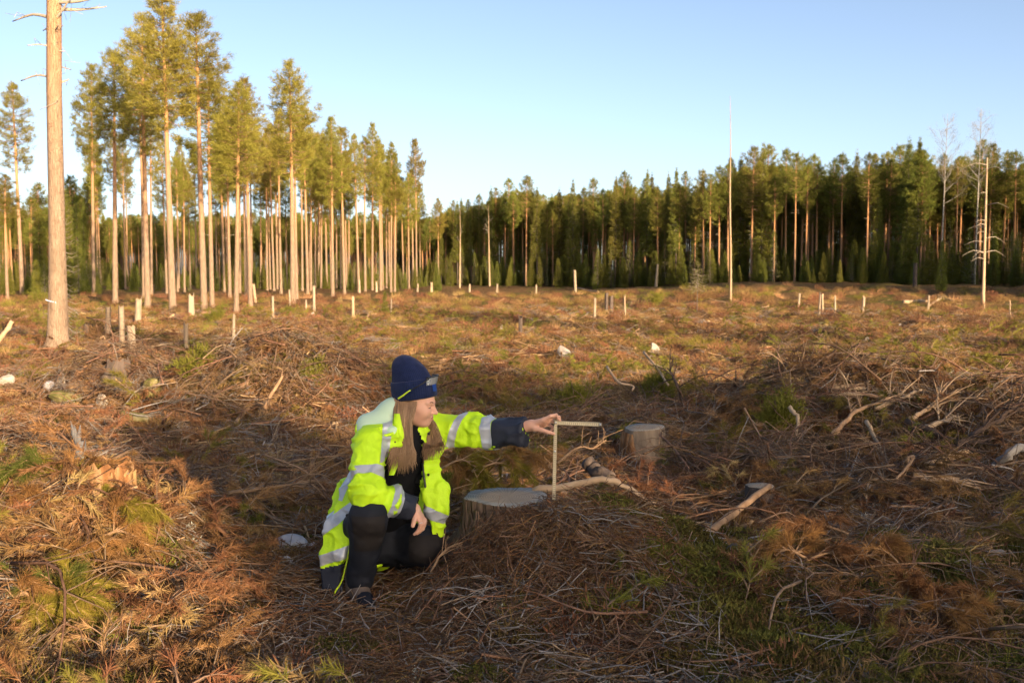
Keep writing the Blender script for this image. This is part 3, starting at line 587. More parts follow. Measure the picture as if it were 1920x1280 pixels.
POSTS = [  # column, base row, top row, width, label
    (203, 624, 577, 9, 'narrow high stump left of the tallest one, dark band at half height'), (230, 665, 577, 10.5, 'tallest high-cut stump, standing close beside a shorter one'), (258, 611, 566, 12, 'stout high stump behind the two close together'), (248, 668, 613, 15.5, 'thick short post touching the tallest high stump'),
    (349, 651, 610, 8.5, 'lone high stump on the path right of the thick pair'), (359, 593, 557, 11, 'whitish high stump among the pine trunks, ragged top'), (438, 633, 591, 5, 'thin pale post before a clump of green scrub'), (512, 594, 557, 4.5, 'thin pale post in front of the middle of the stand'),
    (479, 566, 535, 5, 'slim post just right of a pine pair in the stand'), (544, 574, 544, 3.5, 'thin post close left of the tallest middle pine'), (574, 584, 563, 3.2, 'shortest thin post right of the middle pines'), (589, 584, 538, 5.2, 'pale tall post right of the middle pines'), (662, 590, 556, 5.2, 'single pale post in open ground right of the stand'), (674, 549, 527, 4, 'short pale post at the back of the stand'),
    (706, 546, 530, 4, 'small post between thin pines at the back'), (783, 546, 532, 3.5, 'low post near the end of the stand'), (809, 546, 531, 5, 'wide low post near the birch'), (733, 591, 565, 3, 'thin post beside the tiny bushy spruce'), (1079, 550, 507, 5.5, 'tall pale post with a leaning top before the bright spruces'), (1115, 595, 560, 4.5, 'pale post left of the charred double stump'),
    (1172, 597, 558, 3.5, 'thin pinkish post right of the charred double stump'), (1230, 536, 496, 4.5, 'post with a broken top at the forest foot'), (1497, 578, 552, 4, 'leftmost of the thin posts in the right clearing'), (1536, 588, 554, 4.2, 'taller of two posts standing close together on the right'), (1542, 581, 552, 4, 'rear one of two posts close together on the right'),
    (1566, 586, 556, 3.2, 'thinnest post in the right clearing'), (1618, 588, 558, 5.2, 'thickest pale post in the right clearing'), (1740, 583, 554, 4, 'grey post beside the fallen logs on the right'), (1894, 592, 566, 2.5, 'faint thin stick standing at the right border'), (932, 546, 534, 4, 'stubby post in front of the pale forked snag'), (880, 546, 533, 4, 'stubby post left of the pale forked snag'), (1005, 548, 535, 3.5, 'stubby post below the shaded forest edge')]
def posts():
    rng = np.random.default_rng(6)
    for i, (u, vb, vt, w, l) in enumerate(POSTS):
        b = G(u, vb); k = b.y / FPX; h = (vb - vt) * k
        stump('high_stump', b, w * k / 2 * .95, h, l, 'high stump', 'cut_fresh', 'post_wood' if i % 4 else 'pale_wood', 100 + i, .25, .12, (rng.normal(0, .035), rng.normal(0, .04)), 16, .3, (.02, .05, .10)[i % 3], 'high stumps left standing in the clearing', rng.uniform(0, 6))
    for (u, vb, vt, w, l) in [(1137, 589, 551, 7, 'charred dark stump, left half of the double stump'), (1146, 589, 556, 7, 'charred dark stump, right half of the double stump'), (976, 636, 597, 7.5, 'dark burnt stub standing alone in the middle of the clearing'), (1715, 538, 495, 7, 'dark rotten stump with jagged top at the shaded forest foot'), (162, 625, 612, 9, 'low dark stump behind the thick pine'), (74, 553, 540, 9, 'overturned stump far behind at the left')]:
        b = G(u, vb); k = b.y / FPX; stump('burnt_stump', b, w * k / 2, (vb - vt) * k, l, 'stump', 'dark_bark', 'dark_bark', u, .2, .15, (0, 0), 14, .3, .06)
posts()
# ------------------------------------------------------------------ low stumps
def low_stumps():
    c = P(951, 930, 4.86); r = .208
    st = stump('tree_stump', (c.x, c.y, c.z - .26), r, .26, 'wide flat weathered stump in front of the kneeling person, ruler at its edge', seed=4, flare=.45, lobes=.10, sides=72, below=.35)
    # strips of loose bark on the side towards the viewer
    rng = np.random.default_rng(2)
    for q in range(6):
        a = -2.35 + q * .31 + rng.normal(0, .06); l = rng.uniform(.05, .14); z1 = .25 - rng.uniform(0, .03); mb = MB()
        pts = [[(r * 1.0 + .004) * math.cos(a), (r * 1.0 + .004) * math.sin(a), z1], [(r * 1.03 + .004) * math.cos(a), (r * 1.03 + .004) * math.sin(a), z1 - l * .5], [(r * 1.10 + .004) * math.cos(a), (r * 1.10 + .004) * math.sin(a), z1 - l]]
        p = spline(pts, 5); t = np.array([-math.sin(a), math.cos(a), 0]); w = .028 * rng.uniform(.6, 1.3); n = np.array([math.cos(a), math.sin(a), 0])
        V = np.concatenate([p + t * w * rng.uniform(.6, 1.1, (5, 1)), p - t * w * rng.uniform(.6, 1.1, (5, 1)), p + t * w * .8 - n * .012, p - t * w * .8 - n * .012])
        F = [[i, i + 1, i + 6, i + 5] for i in range(4)] + [[i, i + 10, i + 11, i + 1] for i in range(4)] + [[i + 5, i + 6, i + 16, i + 15] for i in range(4)]
        mb.add(V, F); obj('bark_plate', mb.mesh('bark_plate', MAT['bark_red'] if q in (3, 4, 7) else MAT['stump_bark']), st)
    c = P(1212, 800, 8.2); g = Hf(c.x, c.y)
    s2 = stump('tree_stump', (c.x, c.y, g - .03), .165, c.z - g + .03, 'upright pale stump with split orange wood and one dark flank', seed=8, flare=.2, lobes=.11, sides=40, bark='stump_side', tilt=(.02, -.05))
    mb = MB(); 
    for q in range(7):
        a = 2.6 + q * .23; mb.tube(spline([[.17 * math.cos(a), .17 * math.sin(a), c.z - g], [.185 * math.cos(a), .185 * math.sin(a), .16], [.2 * math.cos(a), .2 * math.sin(a), -.02]], 5), [.02, .03, .034, .03, .03], 6, rough=.25, rng=rng)
    obj('rotten_flank', mb.mesh('rotten_flank', MAT['rot_red']), s2)
    c = P(1426, 910, 6.25); g = Hf(c.x, c.y); stump('tree_stump', (c.x, c.y, g), .088, max(.1, c.z - g), 'small grey stump with a debarked stick leaning on it', seed=9, flare=.3, lobes=.1, sides=36, bark='dark_bark')
    c = G(222, 705); stump('tree_stump', (c.x, c.y, c.z), .12, .17, 'broken brown stump among uprooted earth at the left', seed=12, flare=.4, lobes=.2, bark='dark_bark', top='rot_red', broken=.03)
    # torn stump under the pine boughs
    c = P(196, 960, 4.95); g = Hf(c.x, c.y); s3 = stump('torn_stump', (c.x, c.y, g - .06), .15, .20, 'torn stump of splintered yellow wood under the cut pine boughs', seed=14, flare=.5, lobes=.22, bark='rot_red', top='rot_red', broken=.03, sides=48)
    for q in range(16):
        a = rng.uniform(-2.9, .3); rr = .15 * rng.uniform(.75, 1.05); l = rng.uniform(.02, .07); b0 = np.array([rr * math.cos(a), rr * math.sin(a), .17]); mb = MB()
        mb.tube([b0 - [0, 0, .08], b0, b0 + np.array([math.cos(a) * .4, math.sin(a) * .4, .5]) * l], [.014, .012, .002], 4); obj('splinter', mb.mesh('splinter', MAT['split_wood']), s3)
    c = P(370, 1238, 3.95); g = Hf(c.x, c.y); s4 = stump('torn_stump', (c.x, c.y, g - .08), .17, .15, 'splintered low stump at the bottom edge left of the boot', seed=15, flare=.6, lobes=.2, bark='rot_red', top='split_wood', broken=.02, sides=48)
    for q in range(24):
        a = rng.uniform(-3.1, .4); rr = .17 * rng.uniform(.6, 1.05); l = rng.uniform(.03, .10); b0 = np.array([rr * math.cos(a), rr * math.sin(a), .12]); mb = MB()
        mb.tube([b0 - [0, 0, .08], b0, b0 + np.array([math.cos(a) * .8, math.sin(a) * .8, .25]) * l], [.013, .012, .002], 4); obj('splinter', mb.mesh('splinter', MAT['split_wood']), s4)
    # grey broken snag standing in the shade at the left
    b = G(148, 888); k = b.y / FPX; sn = empty('broken_snag', b); mb = MB()
    z = np.linspace(-.2, 62 * k, 8); mb.tube(np.stack([.02 * np.sin(z * 9), 0 * z, z], 1), np.interp(z, [-.2, 0, .3], [.055, .045, .036]), 12, rough=.12, rng=rng); obj('trunk', mb.mesh('broken_snag', MAT['snag_grey']), sn)
    for (du, dv) in [(-14, 40), (-7, 32), (4, 33), (-2, 20)]:
        mb = MB(); mb.tube([[.0, 0, 56 * k], [du * k * .5, .0, 60 * k + dv * k * .4], [du * k, .01, 60 * k + dv * k]], [.026, .018, .003], 6, rough=.2, rng=rng); obj('splinter', mb.mesh('snag_splinter', MAT['snag_grey']), sn)
    tag(sn, 'grey splintered snag standing knee-high in shade at the left', 'snag')
MAT['snag_grey'] = M('snag_grey', [(.07, .07, .075), (.17, .165, .165)], 16, bump=.6, stretch=(1, 1, .2))
MAT['stump_side'] = M('stump_side', [(.13, .095, .07), (.30, .23, .165)], 14, bump=1., stretch=(1, 1, .2))
MAT['bark_red'] = M('bark_red', [(.22, .13, .10), (.36, .24, .19)], 20, bump=.5)
MAT['rot_red'] = M('rot_red', [(.07, .03, .016), (.20, .095, .04), (.36, .23, .13)], 16, bump=.8, stretch=(1, 1, .3))
low_stumps()
# ------------------------------------------------------------------ rocks
MAT['rock'] = M('rock', [(.20, .18, .17), (.38, .35, .32)], 7, bump=.5, bscale=18)
MAT['rock_pale'] = M('rock_pale', [(.27, .235, .20), (.45, .40, .34)], 7, bump=.4, bscale=18)
MAT['rock_blue'] = M('rock_blue', [(.15, .16, .20), (.36, .37, .42), (.5, .5, .52)], 9, bump=.6, bscale=25)
MAT['rock_moss'] = M('rock_moss', [(.07, .075, .02), (.16, .14, .05), (.28, .24, .17)], 9, bump=.6)
def rock(u, v, w, hgt, mat, label, seed, flat=.75):
    b = G(u, v); k = b.y / FPX; rng = np.random.default_rng(seed); bm = bmesh.new(); bmesh.ops.create_icosphere(bm, subdivisions=4, radius=1)
    cut = [(unit(rng.normal(0, 1, 3)), rng.uniform(.5, .9)) for _ in range(16)]
    P0 = np.array([q.co[:] for q in bm.verts])
    for n, d in cut:
        t = P0 @ n; P0 = P0 - np.maximum(0, t - d)[:, None] * n * .92
    P0 = P0 * (1 + .10 * (vn3(P0 * 2.2 + seed, 3)[:, None] - .5) + .05 * (vn3(P0 * 6 + seed, 4)[:, None] - .5))
    P0 *= np.array([w * k / 2, w * k / 2 * flat, hgt * k / 1.5])
    for q, c in zip(bm.verts, P0): q.co = c
    me = bpy.data.meshes.new('rock'); bm.to_mesh(me); bm.free(); me.materials.append(MAT[mat])
    for p in me.polygons: p.use_smooth = True
    o = obj('rock', me, None, (b.x, b.y, b.z + hgt * k * (.1 if v < 640 else .38))); o.rotation_euler = (0, 0, rng.uniform(-.5, .5)); tag(o, label, 'rock')
ROCKS = [(1058, 672, 30, 26, 'rock', 'rounded grey boulder alone in the middle clearing'), (1227, 660, 24, 18, 'rock_pale', 'bright white boulder in the middle clearing'), (10, 722, 34, 22, 'rock_pale', 'pale boulder cut off by the left border'), (92, 730, 28, 16, 'rock_blue', 'bluish stone left of the uprooted earth'), (114, 722, 26, 14, 'rock_pale', 'pale stone beside the bluish one'), (140, 712, 20, 10, 'rock_pale', 'small pale stone at the top of the stone row'), (128, 752, 66, 24, 'rock_moss', 'long mossy stone left of the pointed pink one'), (192, 760, 24, 26, 'rock_pale', 'pointed pinkish stone below the uprooted earth'), (285, 752, 50, 42, 'rock_moss', 'round brown mossy boulder beside the broken stump'), (331, 756, 24, 24, 'rock_pale', 'squarish pale stone right of the brown boulder'), (312, 750, 14, 18, 'rock', 'small grey stone wedged beside the squarish one'),
         (538, 1044, 82, 44, 'rock_blue', 'blue-grey rock on the ground behind the jacket'), (590, 1042, 30, 26, 'rock_blue', 'small bluish rock half hidden by the jacket'), (538, 1062, 26, 20, 'rock_blue', 'small stone in front of the blue-grey rock'), (250, 800, 70, 34, 'rock_moss', 'flat-topped mossy stone below the round boulder'), (55, 650, 20, 9, 'rock_pale', 'flat pale stone left of the thick pine'), (587, 590, 10, 8, 'rock_pale', 'tiny white stone under a thin post'), (942, 618, 14, 12, 'rock_pale', 'whitish stone left of the burnt stub'), (1625, 645, 10, 14, 'rock_pale', 'small upright white stone in the right field'), (820, 592, 12, 10, 'rock_pale', 'small pale stone behind the hat'), (1816, 665, 14, 10, 'rock_pale', 'pale stone far right in the field'), (640, 1000, 20, 14, 'rock', 'grey pebble under the jacket hem')]
for i, a in enumerate(ROCKS): rock(*a, seed=300 + i)
# ------------------------------------------------------------------ fallen branches and logs, one by one
def way(p, lift=.02):
    if len(p) == 3: return P(*p)
    g = G(*p); return Vector((g.x, g.y, g.z + lift))
MAT['tan_bark'] = M('tan_bark', [(.20, .12, .07), (.38, .25, .15)], 14, bump=.4)
MAT['red_bark'] = M('red_bark', [(.13, .07, .05), (.25, .14, .09)], 14, bump=.4)
MAT['twig_dark'] = M('twig_dark', [(.05, .035, .028), (.12, .08, .06)], 14, bump=.3)
MAT['peeled'] = M('peeled', [(.36, .23, .13), (.54, .38, .24)], 8, bump=.3, stretch=(1, 1, 1))
def branch(label, pts, r0, r1, mat, twigs=0, tl=.25, name='fallen_branch', cat='branch', seed=0, sides=8, n=14, group=None, tm=None):
    rng = np.random.default_rng(seed + len(label)); w = [way(p) for p in pts]; o0 = w[0]; root = empty(name, o0)
    line = spline([tuple(q - o0) for q in w], n); line[1:-1] += rng.normal(0, r0 * (.08 if 'stick' in name or 'pole' in name else .22), (n - 2, 3))
    mb = MB(); mb.tube(line, np.linspace(r0, r1, n) * rng.uniform(.9, 1.1, n), sides, rough=.1, rng=rng); obj('stem', mb.mesh('branch_stem', MAT[mat]), root)
    for q in range(twigs):
        i = rng.integers(2, n - 1); p = line[i]; t = unit(line[i] - line[i - 1]); d = unit(t * .8 + rng.normal(0, .55, 3) + [0, 0, .25]); l = tl * rng.uniform(.4, 1.2)
        tb = MB(); tp = spline([p, p + d * l * .5 + rng.normal(0, .05 * l, 3), p + d * l + [0, 0, -.12 * l]], 6); tb.tube(tp, np.linspace(r0 * .35, .0015, 6), 5)
        for m in range(3):
            j = rng.integers(1, 5); d2 = unit(d + rng.normal(0, .6, 3)); tb.tube([tp[j], tp[j] + d2 * l * .2, tp[j] + d2 * l * .38 + [0, 0, -.03 * l]], [r0 * .18 + .0008, r0 * .12 + .0008, .001], 3)
        obj('side_twig', tb.mesh('side_twig', MAT[tm or mat]), root)
    return tag(root, label, cat, group)
branch('peeled crooked branch lying from the stump over the moss to the right', [(1000, 921, 5.0), (1060, 912, 4.98), (1136, 899, 4.95), (1175, 915, 4.97), (1228, 946, 4.98)], .021, .012, 'peeled', n=20, sides=10)
branch('debarked stick leaning on the small grey stump', [(1322, 1002, 5.35), (1380, 958, 5.75), (1442, 911, 6.15)], .024, .02, 'tan_bark', sides=10, name='leaning_stick')
branch('long grey bough bending across the bottom towards the right corner', [(905, 1150), (1000, 1142), (1060, 1140), (1130, 1165), (1200, 1210), (1292, 1290)], .013, .009, 'grey_wood', 8, .3, n=24)
branch('reddish bough with many twigs lying below the boot', [(640, 1222), (740, 1205), (860, 1195), (960, 1180), (1060, 1158), (1110, 1150)], .012, .014, 'red_bark', 16, .34, n=24)
branch('thin crooked stick running down from the mossy hump', [(1300, 994), (1330, 1035), (1390, 1062), (1440, 1085), (1510, 1078)], .010, .005, 'grey_wood', 8, .2, n=18)
branch('thin dark twig curving through the moss bottom right', [(1420, 1122), (1470, 1150), (1530, 1165), (1590, 1195)], .006, .003, 'grey_wood', 5, .2)
branch('straight pale stick over the cut pine boughs', [(62, 992, 4.75), (160, 950, 4.8), (258, 912, 4.85)], .011, .006, 'tan_bark', 3, .12)
branch('bare grey twig fork in the lower left corner', [(0, 1206, 3.9), (50, 1160, 3.92), (112, 1110, 3.95)], .011, .006, 'tan_bark', 6, .16)
branch('thin pale bough arching over green sprays in the lower left', [(0, 1192, 3.9), (50, 1180, 3.92), (110, 1188, 3.9), (168, 1215, 3.9)], .009, .004, 'tan_bark', 4, .12)
branch('forked twig at the bottom edge left', [(140, 1285, 3.85), (200, 1256, 3.9), (236, 1250, 3.9)], .007, .004, 'red_bark', 5, .14)
branch('upright reddish stick at the brush pile left of the hat', [(495, 790), (500, 757, 10.2), (530, 704, 10.3)], .026, .014, 'tan_bark', 4, .3, name='upright_stick')
branch('crooked bough leading up to the upright reddish stick', [(440, 800), (470, 765), (500, 757, 10.2)], .022, .016, 'tan_bark', 4, .3)
branch('dark forked twig standing left of the brush', [(310, 815), (306, 790, 8.9), (322, 772, 8.9)], .016, .007, 'red_bark', 3, .2, name='upright_stick')
branch('straight pale stick slanting in the field behind the upright pale stump', [(1207, 660, 12.4), (1232, 690, 11.8), (1253, 722, 11.2)], .016, .012, 'peeled', name='slanting_stick')
branch('bent pale stick left of the slanting one', [(1138, 687, 11.4), (1160, 716, 11), (1186, 723, 10.9), (1186, 732, 10.8)], .016, .010, 'peeled', name='slanting_stick')
branch('dark upright twig fork behind the upright pale stump', [(1283, 778), (1276, 740, 9.4), (1262, 705, 9.5), (1252, 690, 9.6)], .022, .006, 'twig_dark', 5, .4, name='upright_stick')
branch('thin black curved twig standing in the brush right of the fork', [(1365, 745), (1378, 725, 9.6), (1380, 690, 9.6)], .012, .004, 'twig_dark', 3, .25, name='upright_stick')
branch('pale debarked pole end pointing right at the brush pile', [(1738, 872, 6.9), (1775, 860, 7), (1813, 846, 7.1)], .026, .022, 'peeled', sides=10, name='debarked_pole')
branch('thick curved grey root rising at the right border', [(1862, 888), (1880, 862, 7.2), (1905, 845, 7.2), (1935, 836, 7.2)], .035, .03, 'grey_wood', sides=10, name='curved_root')
branch('dark rotten bough behind the debarked pole', [(1712, 872, 7), (1750, 876, 7), (1800, 868, 7.1)], .02, .012, 'twig_dark', 4, .3)
branch('looped grey bough standing beside the split root', [(1690, 890), (1700, 862, 6.7), (1712, 856, 6.7), (1702, 875, 6.6), (1680, 898, 6.5)], .014, .008, 'tan_bark', 3, .15)
branch('lichen-spotted thin bough in the shade of the brush pile', [(1625, 790, 8), (1645, 830, 7.7), (1662, 868, 7.4)], .018, .011, 'pale_wood', 4, .25)
branch('hanging stripped pale bough beside the green tuft', [(1480, 762, 8.4), (1496, 785, 8.3), (1492, 815, 8.2)], .02, .012, 'pale_wood')
branch('thin dark bough across the flank of the upright pale stump', [(1238, 815, 7.8), (1262, 838, 7.5), (1292, 878, 7)], .011, .006, 'red_bark', 2, .2)
branch('dark slanting log behind the ruler', [(1102, 872, 6.3), (1125, 886, 6.2), (1148, 900, 6.1)], .045, .04, 'dark_bark', sides=10, name='short_log', cat='log')
branch('bare twig with curling ends beside the knee on the ground', [(808, 1072, 4.5), (830, 1035, 4.5), (862, 1020, 4.55), (868, 1060, 4.5)], .006, .003, 'tan_bark', 7, .14)
branch('pale twig behind the sleeve, slanting down left', [(978, 838, 5.9), (930, 875, 5.75), (892, 908, 5.6)], .008, .005, 'peeled', 5, .22)
branch('thin arched twig behind the ruler', [(1045, 868, 5.6), (1085, 838, 5.65), (1110, 840, 5.7), (1137, 825, 5.7)], .007, .003, 'tan_bark', 5, .2)
branch('weathered plank-like log half buried behind the person', [(365, 1030), (430, 1038), (500, 1048)], .022, .018, 'grey_wood', sides=8, name='short_log', cat='log')
branch('dark pole lying flat in the shade left of the person', [(225, 930), (330, 932), (460, 928)], .02, .013, 'red_bark', 5, .25)
branch('reddish bough with fan of twigs pointing to the jacket', [(430, 925, 6), (500, 915, 5.95), (590, 900, 5.9)], .014, .005, 'tan_bark', 16, .4, n=18)
branch('pale leaning stick cut off by the left border', [(-12, 648, 19), (10, 622, 19), (23, 602, 19)], .05, .04, 'peeled', name='slanting_stick')
branch('fallen pale log right of the tall post with leaning top', [(1083, 540), (1100, 545), (1122, 548)], .13, .1, 'pale_wood', name='fallen_log', cat='log')
branch('pale fallen log beside the grey post on the right', [(1694, 567), (1715, 567), (1738, 566)], .14, .12, 'pale_wood', name='fallen_log', cat='log')
branch('bent fallen bough with pale bark right of the grey post', [(1742, 574), (1765, 560, 75), (1790, 566)], .09, .05, 'pale_wood', 4, 1., name='fallen_bough')
def split_root():
    c = P(1712, 896, 6.6); r = empty('split_root', c); rng = np.random.default_rng(21)
    for q in range(13):
        a = rng.uniform(-.55, .12); l = rng.uniform(.25, .75); mb = MB(); d = np.array([math.cos(a), math.sin(a) * .9, -.10 + rng.uniform(-.06, .05)])
        mb.tube(spline([[0, 0, rng.uniform(-.03, .03)], d * l * .5 + [0, 0, .02], d * l], 6), np.linspace(.02, .004, 6), 5, rough=.25, rng=rng); obj('sliver', mb.mesh('sliver', MAT['split_wood' if q % 2 else 'peeled']), r)
    tag(r, 'split root with long orange slivers fanning to the right', 'root')
split_root()
# a heap of boughs at the right: the boughs that stand out, one by one
def heap():
    rng = np.random.default_rng(41); names = ['arching', 'crooked', 'thin straight', 'bent', 'forked', 'long bowed', 'short stout', 'slender']
    big = [((1425, 745, 9.6), (1475, 708, 9.5), (1545, 695, 9.5), (1605, 712, 9.4), (1625, 732, 9.3)), ((1535, 728, 9.4), (1565, 715, 9.4), (1583, 700, 9.5)), ((1560, 724, 9.2), (1640, 732, 9.1), (1668, 755, 9)), ((1640, 765, 8.8), (1680, 752, 8.8), (1728, 730, 8.9)), ((1705, 788, 8.4), (1735, 770, 8.4), (1762, 760, 8.5)), ((1735, 800, 8.2), (1770, 790, 8.2), (1798, 780, 8.2)), ((1845, 755, 9), (1870, 737, 9), (1905, 738, 9), (1925, 755, 9)), ((1535, 745, 9.1), (1600, 738, 9), (1675, 748, 8.9)), ((1795, 835, 7.8), (1850, 800, 7.9), (1890, 775, 8), (1925, 735, 8.2)), ((1700, 790, 8.3), (1760, 815, 8), (1830, 830, 7.8), (1925, 800, 8)), ((1560, 820, 8), (1600, 775, 8.3), (1680, 742, 8.6)), ((1420, 770, 8.9), (1480, 745, 9), (1555, 750, 9))]
    mats = ['peeled', 'peeled', 'pale_wood', 'pale_wood', 'peeled', 'pale_wood', 'tan_bark', 'pale_wood', 'twig_dark', 'twig_dark', 'tan_bark', 'red_bark']
    labs = ['longest pale bough arching over the top of the right brush heap', 'short pale fork crossing the top of the right brush heap', 'pale level bough below the arching one on the brush heap', 'stout pale bough slanting up right on the brush heap', 'pale stick pointing up right from the dark hollow of the heap', 'second pale stick pointing up right, farther right', 'tan bough arched at the right border', 'thin pale bough lying level across the heap', 'long black bough rising to the right border', 'black bough sagging along the foot of the heap', 'tan bough leaning up the left face of the heap', 'reddish bough at the left shoulder of the heap']
    for i, (pts, m, l) in enumerate(zip(big, mats, labs)): branch(l, pts, .024 if i not in (8, 9) else .03, .009, m, 6, .45, seed=i, n=16, name='heap_bough')
heap()
# cut pine tops with green sprays at the left
# ------------------------------------------------------------------ ground litter: prototypes
MAT['rust'] = M('rust', [(.12, .056, .025), (.35, .19, .082)], 30, trans=.25, rnd=.3, hue=.018)
MAT['straw'] = M('straw', [(.26, .155, .065), (.44, .29, .135)], 30, trans=.25, rnd=.3, hue=.02)
MAT['needle_green'] = M('needle_green', [(.115, .11, .02), (.24, .205, .04)], 25, trans=.3, rnd=.3, hue=.03)
MAT['moss'] = M('moss', [(.06, .055, .013), (.19, .16, .04)], 20, trans=.2, rnd=.35, hue=.03)
MAT['lichen'] = M('lichen', [(.34, .36, .31), (.5, .52, .45)], 30, rnd=.2)
MAT['twig_a'] = M('twig_a', [(.085, .048, .033), (.23, .135, .085)], 30, rnd=.4, hue=.01)
MAT['twig_b'] = M('twig_b', [(.10, .068, .046), (.26, .175, .115)], 30, rnd=.35, hue=.01)
MAT['twig_c'] = M('twig_c', [(.16, .145, .135), (.30, .27, .25)], 30, rnd=.3)
MAT['chip'] = M('chip', [(.28, .17, .09), (.44, .30, .17)], 30, rnd=.3, hue=.01)
MAT['chip_dark'] = M('chip_dark', [(.10, .05, .03), (.26, .14, .08)], 30, rnd=.4)
MAT['heather'] = M('heather', [(.12, .06, .03), (.26, .14, .065)], 30, trans=.15, rnd=.35, hue=.03)
def p_twigs(seed, n, lo, hi, r, mats, flat=.22, spread=.16, kink=.12):
    rng = np.random.default_rng(seed); mb = MB()
    for i in range(n):
        a = rng.uniform(0, 6.28); d = unit(np.array([math.cos(a), math.sin(a), rng.normal(.04, flat)])); l = rng.uniform(lo, hi)
        rr_ = spread * math.sqrt(rng.uniform()); th_ = rng.uniform(0, 6.28); c = np.array([rr_ * math.cos(th_), rr_ * math.sin(th_), abs(rng.normal(.010, .014))]); b = c - d * l / 2 + [0, 0, l * .05]
        pts = [b, b + d * l * .35 + rng.normal(0, kink * l * .3, 3), b + d * l * .7 + rng.normal(0, kink * l * .4, 3), b + d * l + rng.normal(0, kink * l * .6, 3)]
        rr = r * rng.uniform(.5, 1.3); mb.tube(pts, [rr, rr * .85, rr * .65, rr * .3], 3, int(rng.integers(0, len(mats))), cap=False)
    return mb.mesh('twigs', [MAT[m] for m in mats])
def p_spray(seed, l, mats, nl=.05, dens=160, w=.0016, sub=4, droop=.25):
    """a shed pine shoot: stem, side shoots and needles"""
    rng = np.random.default_rng(seed); mb = MB(); stems = []
    main = spline([[0, 0, .02], [l * .4, rng.normal(0, .05 * l), .05 + .08 * l], [l, rng.normal(0, .08 * l), .03 - droop * .1 * l]], 8); stems.append(main)
    for k in range(sub):
        i = rng.integers(2, 7); s = 1 if k % 2 else -1; d = unit(np.array([.75, s * rng.uniform(.5, 1), rng.normal(.1, .25)])); q = l * rng.uniform(.25, .5)
        stems.append(spline([main[i], main[i] + d * q * .5 + [0, 0, .02], main[i] + d * q - [0, 0, droop * q * .3]], 6))
    for s in stems: mb.tube(s, np.linspace(.004, .0018, len(s)), 3, 1, cap=False)
    for s in stems:
        ln = np.linalg.norm(np.diff(s, axis=0), axis=1).sum(); n = int(dens * ln / .3); t = rng.uniform(.25, 1, n) ** .7 * (len(s) - 1.001); i = t.astype(int); f = (t - i)[:, None]
        p = s[i] * (1 - f) + s[i + 1] * f; ax = unit(s[i + 1] - s[i]); d = unit(ax * .9 + rng.normal(0, .55, (n, 3)) + [0, 0, -.12])
        L_ = nl * rng.uniform(.6, 1.15, (n, 1)); sd = unit(np.cross(d, rng.normal(0, 1, (n, 3)))) * w
        mb.tris(p - sd, p + sd, p + d * L_, 0)
    return mb.mesh('spray', [MAT[m] for m in mats])
def p_tuft(seed, n, h, r, w, mat, lean=.5, tip=0):
    rng = np.random.default_rng(seed); mb = MB(); rad = r * np.sqrt(rng.uniform(0, 1, n)); a = rng.uniform(0, 6.28, n)
    p = np.stack([rad * np.cos(a), rad * np.sin(a), .0 * a], 1); d = unit(np.stack([np.cos(a) * lean * rad / r, np.sin(a) * lean * rad / r, np.ones(n)], 1) + rng.normal(0, .35, (n, 3)))
    L_ = h * rng.uniform(.5, 1.2, (n, 1)) * (1.1 - .5 * (rad / r)[:, None] ** 2); sd = unit(np.cross(d, rng.normal(0, 1, (n, 3)))) * w
    mb.tris(p - sd, p + sd, p + d * L_, 0)
    if tip:
        q = p + d * L_ * .8; sd2 = unit(np.cross(d, sd)) * w * 2.2; mb.tris(q - sd2, q + sd2, q + d * L_ * .35, 0)
    return mb.mesh('tuft', MAT[mat])
def p_moss(seed, n=420, r=.11, h=.05, mat='moss'):
    rng = np.random.default_rng(seed); mb = MB(); rad = r * np.sqrt(rng.uniform(0, 1, n)); a = rng.uniform(0, 6.28, n); z = h * (1 - (rad / r) ** 2) * rng.uniform(.6, 1.1, n)
    p = np.stack([rad * np.cos(a), rad * np.sin(a), z], 1); d = unit(rng.normal(0, .7, (n, 3)) + [0, 0, .7]); L_ = rng.uniform(.012, .030, (n, 1)); sd = unit(np.cross(d, rng.normal(0, 1, (n, 3)))) * .0042
    mb.tris(p - sd, p + sd, p + d * L_, 0); return mb.mesh('moss', MAT[mat])
def p_chips(seed, n, s, mats):
    rng = np.random.default_rng(seed); mb = MB()
    for i in range(n):
        a, b, c = s * rng.uniform(.5, 1.6), s * rng.uniform(.15, .45), s * rng.uniform(.04, .12)
        V = np.array([[x * a * rng.uniform(.6, 1.1), y * b * rng.uniform(.6, 1.1), z * c] for z in (0, 1) for (x, y) in ((-1, -1), (1, -1), (1, 1), (-1, 1))]); m = np.array(Euler((rng.normal(0, .35), rng.normal(0, .35), rng.uniform(0, 6.28))).to_matrix())
        mb.add(V @ m.T + [*rng.normal(0, s * 3, 2), .01], [[0, 3, 2, 1], [4, 5, 6, 7], [0, 1, 5, 4], [1, 2, 6, 5], [2, 3, 7, 6], [3, 0, 4, 7]], int(rng.integers(0, len(mats))))
    return mb.mesh('chips', [MAT[m] for m in mats], False)
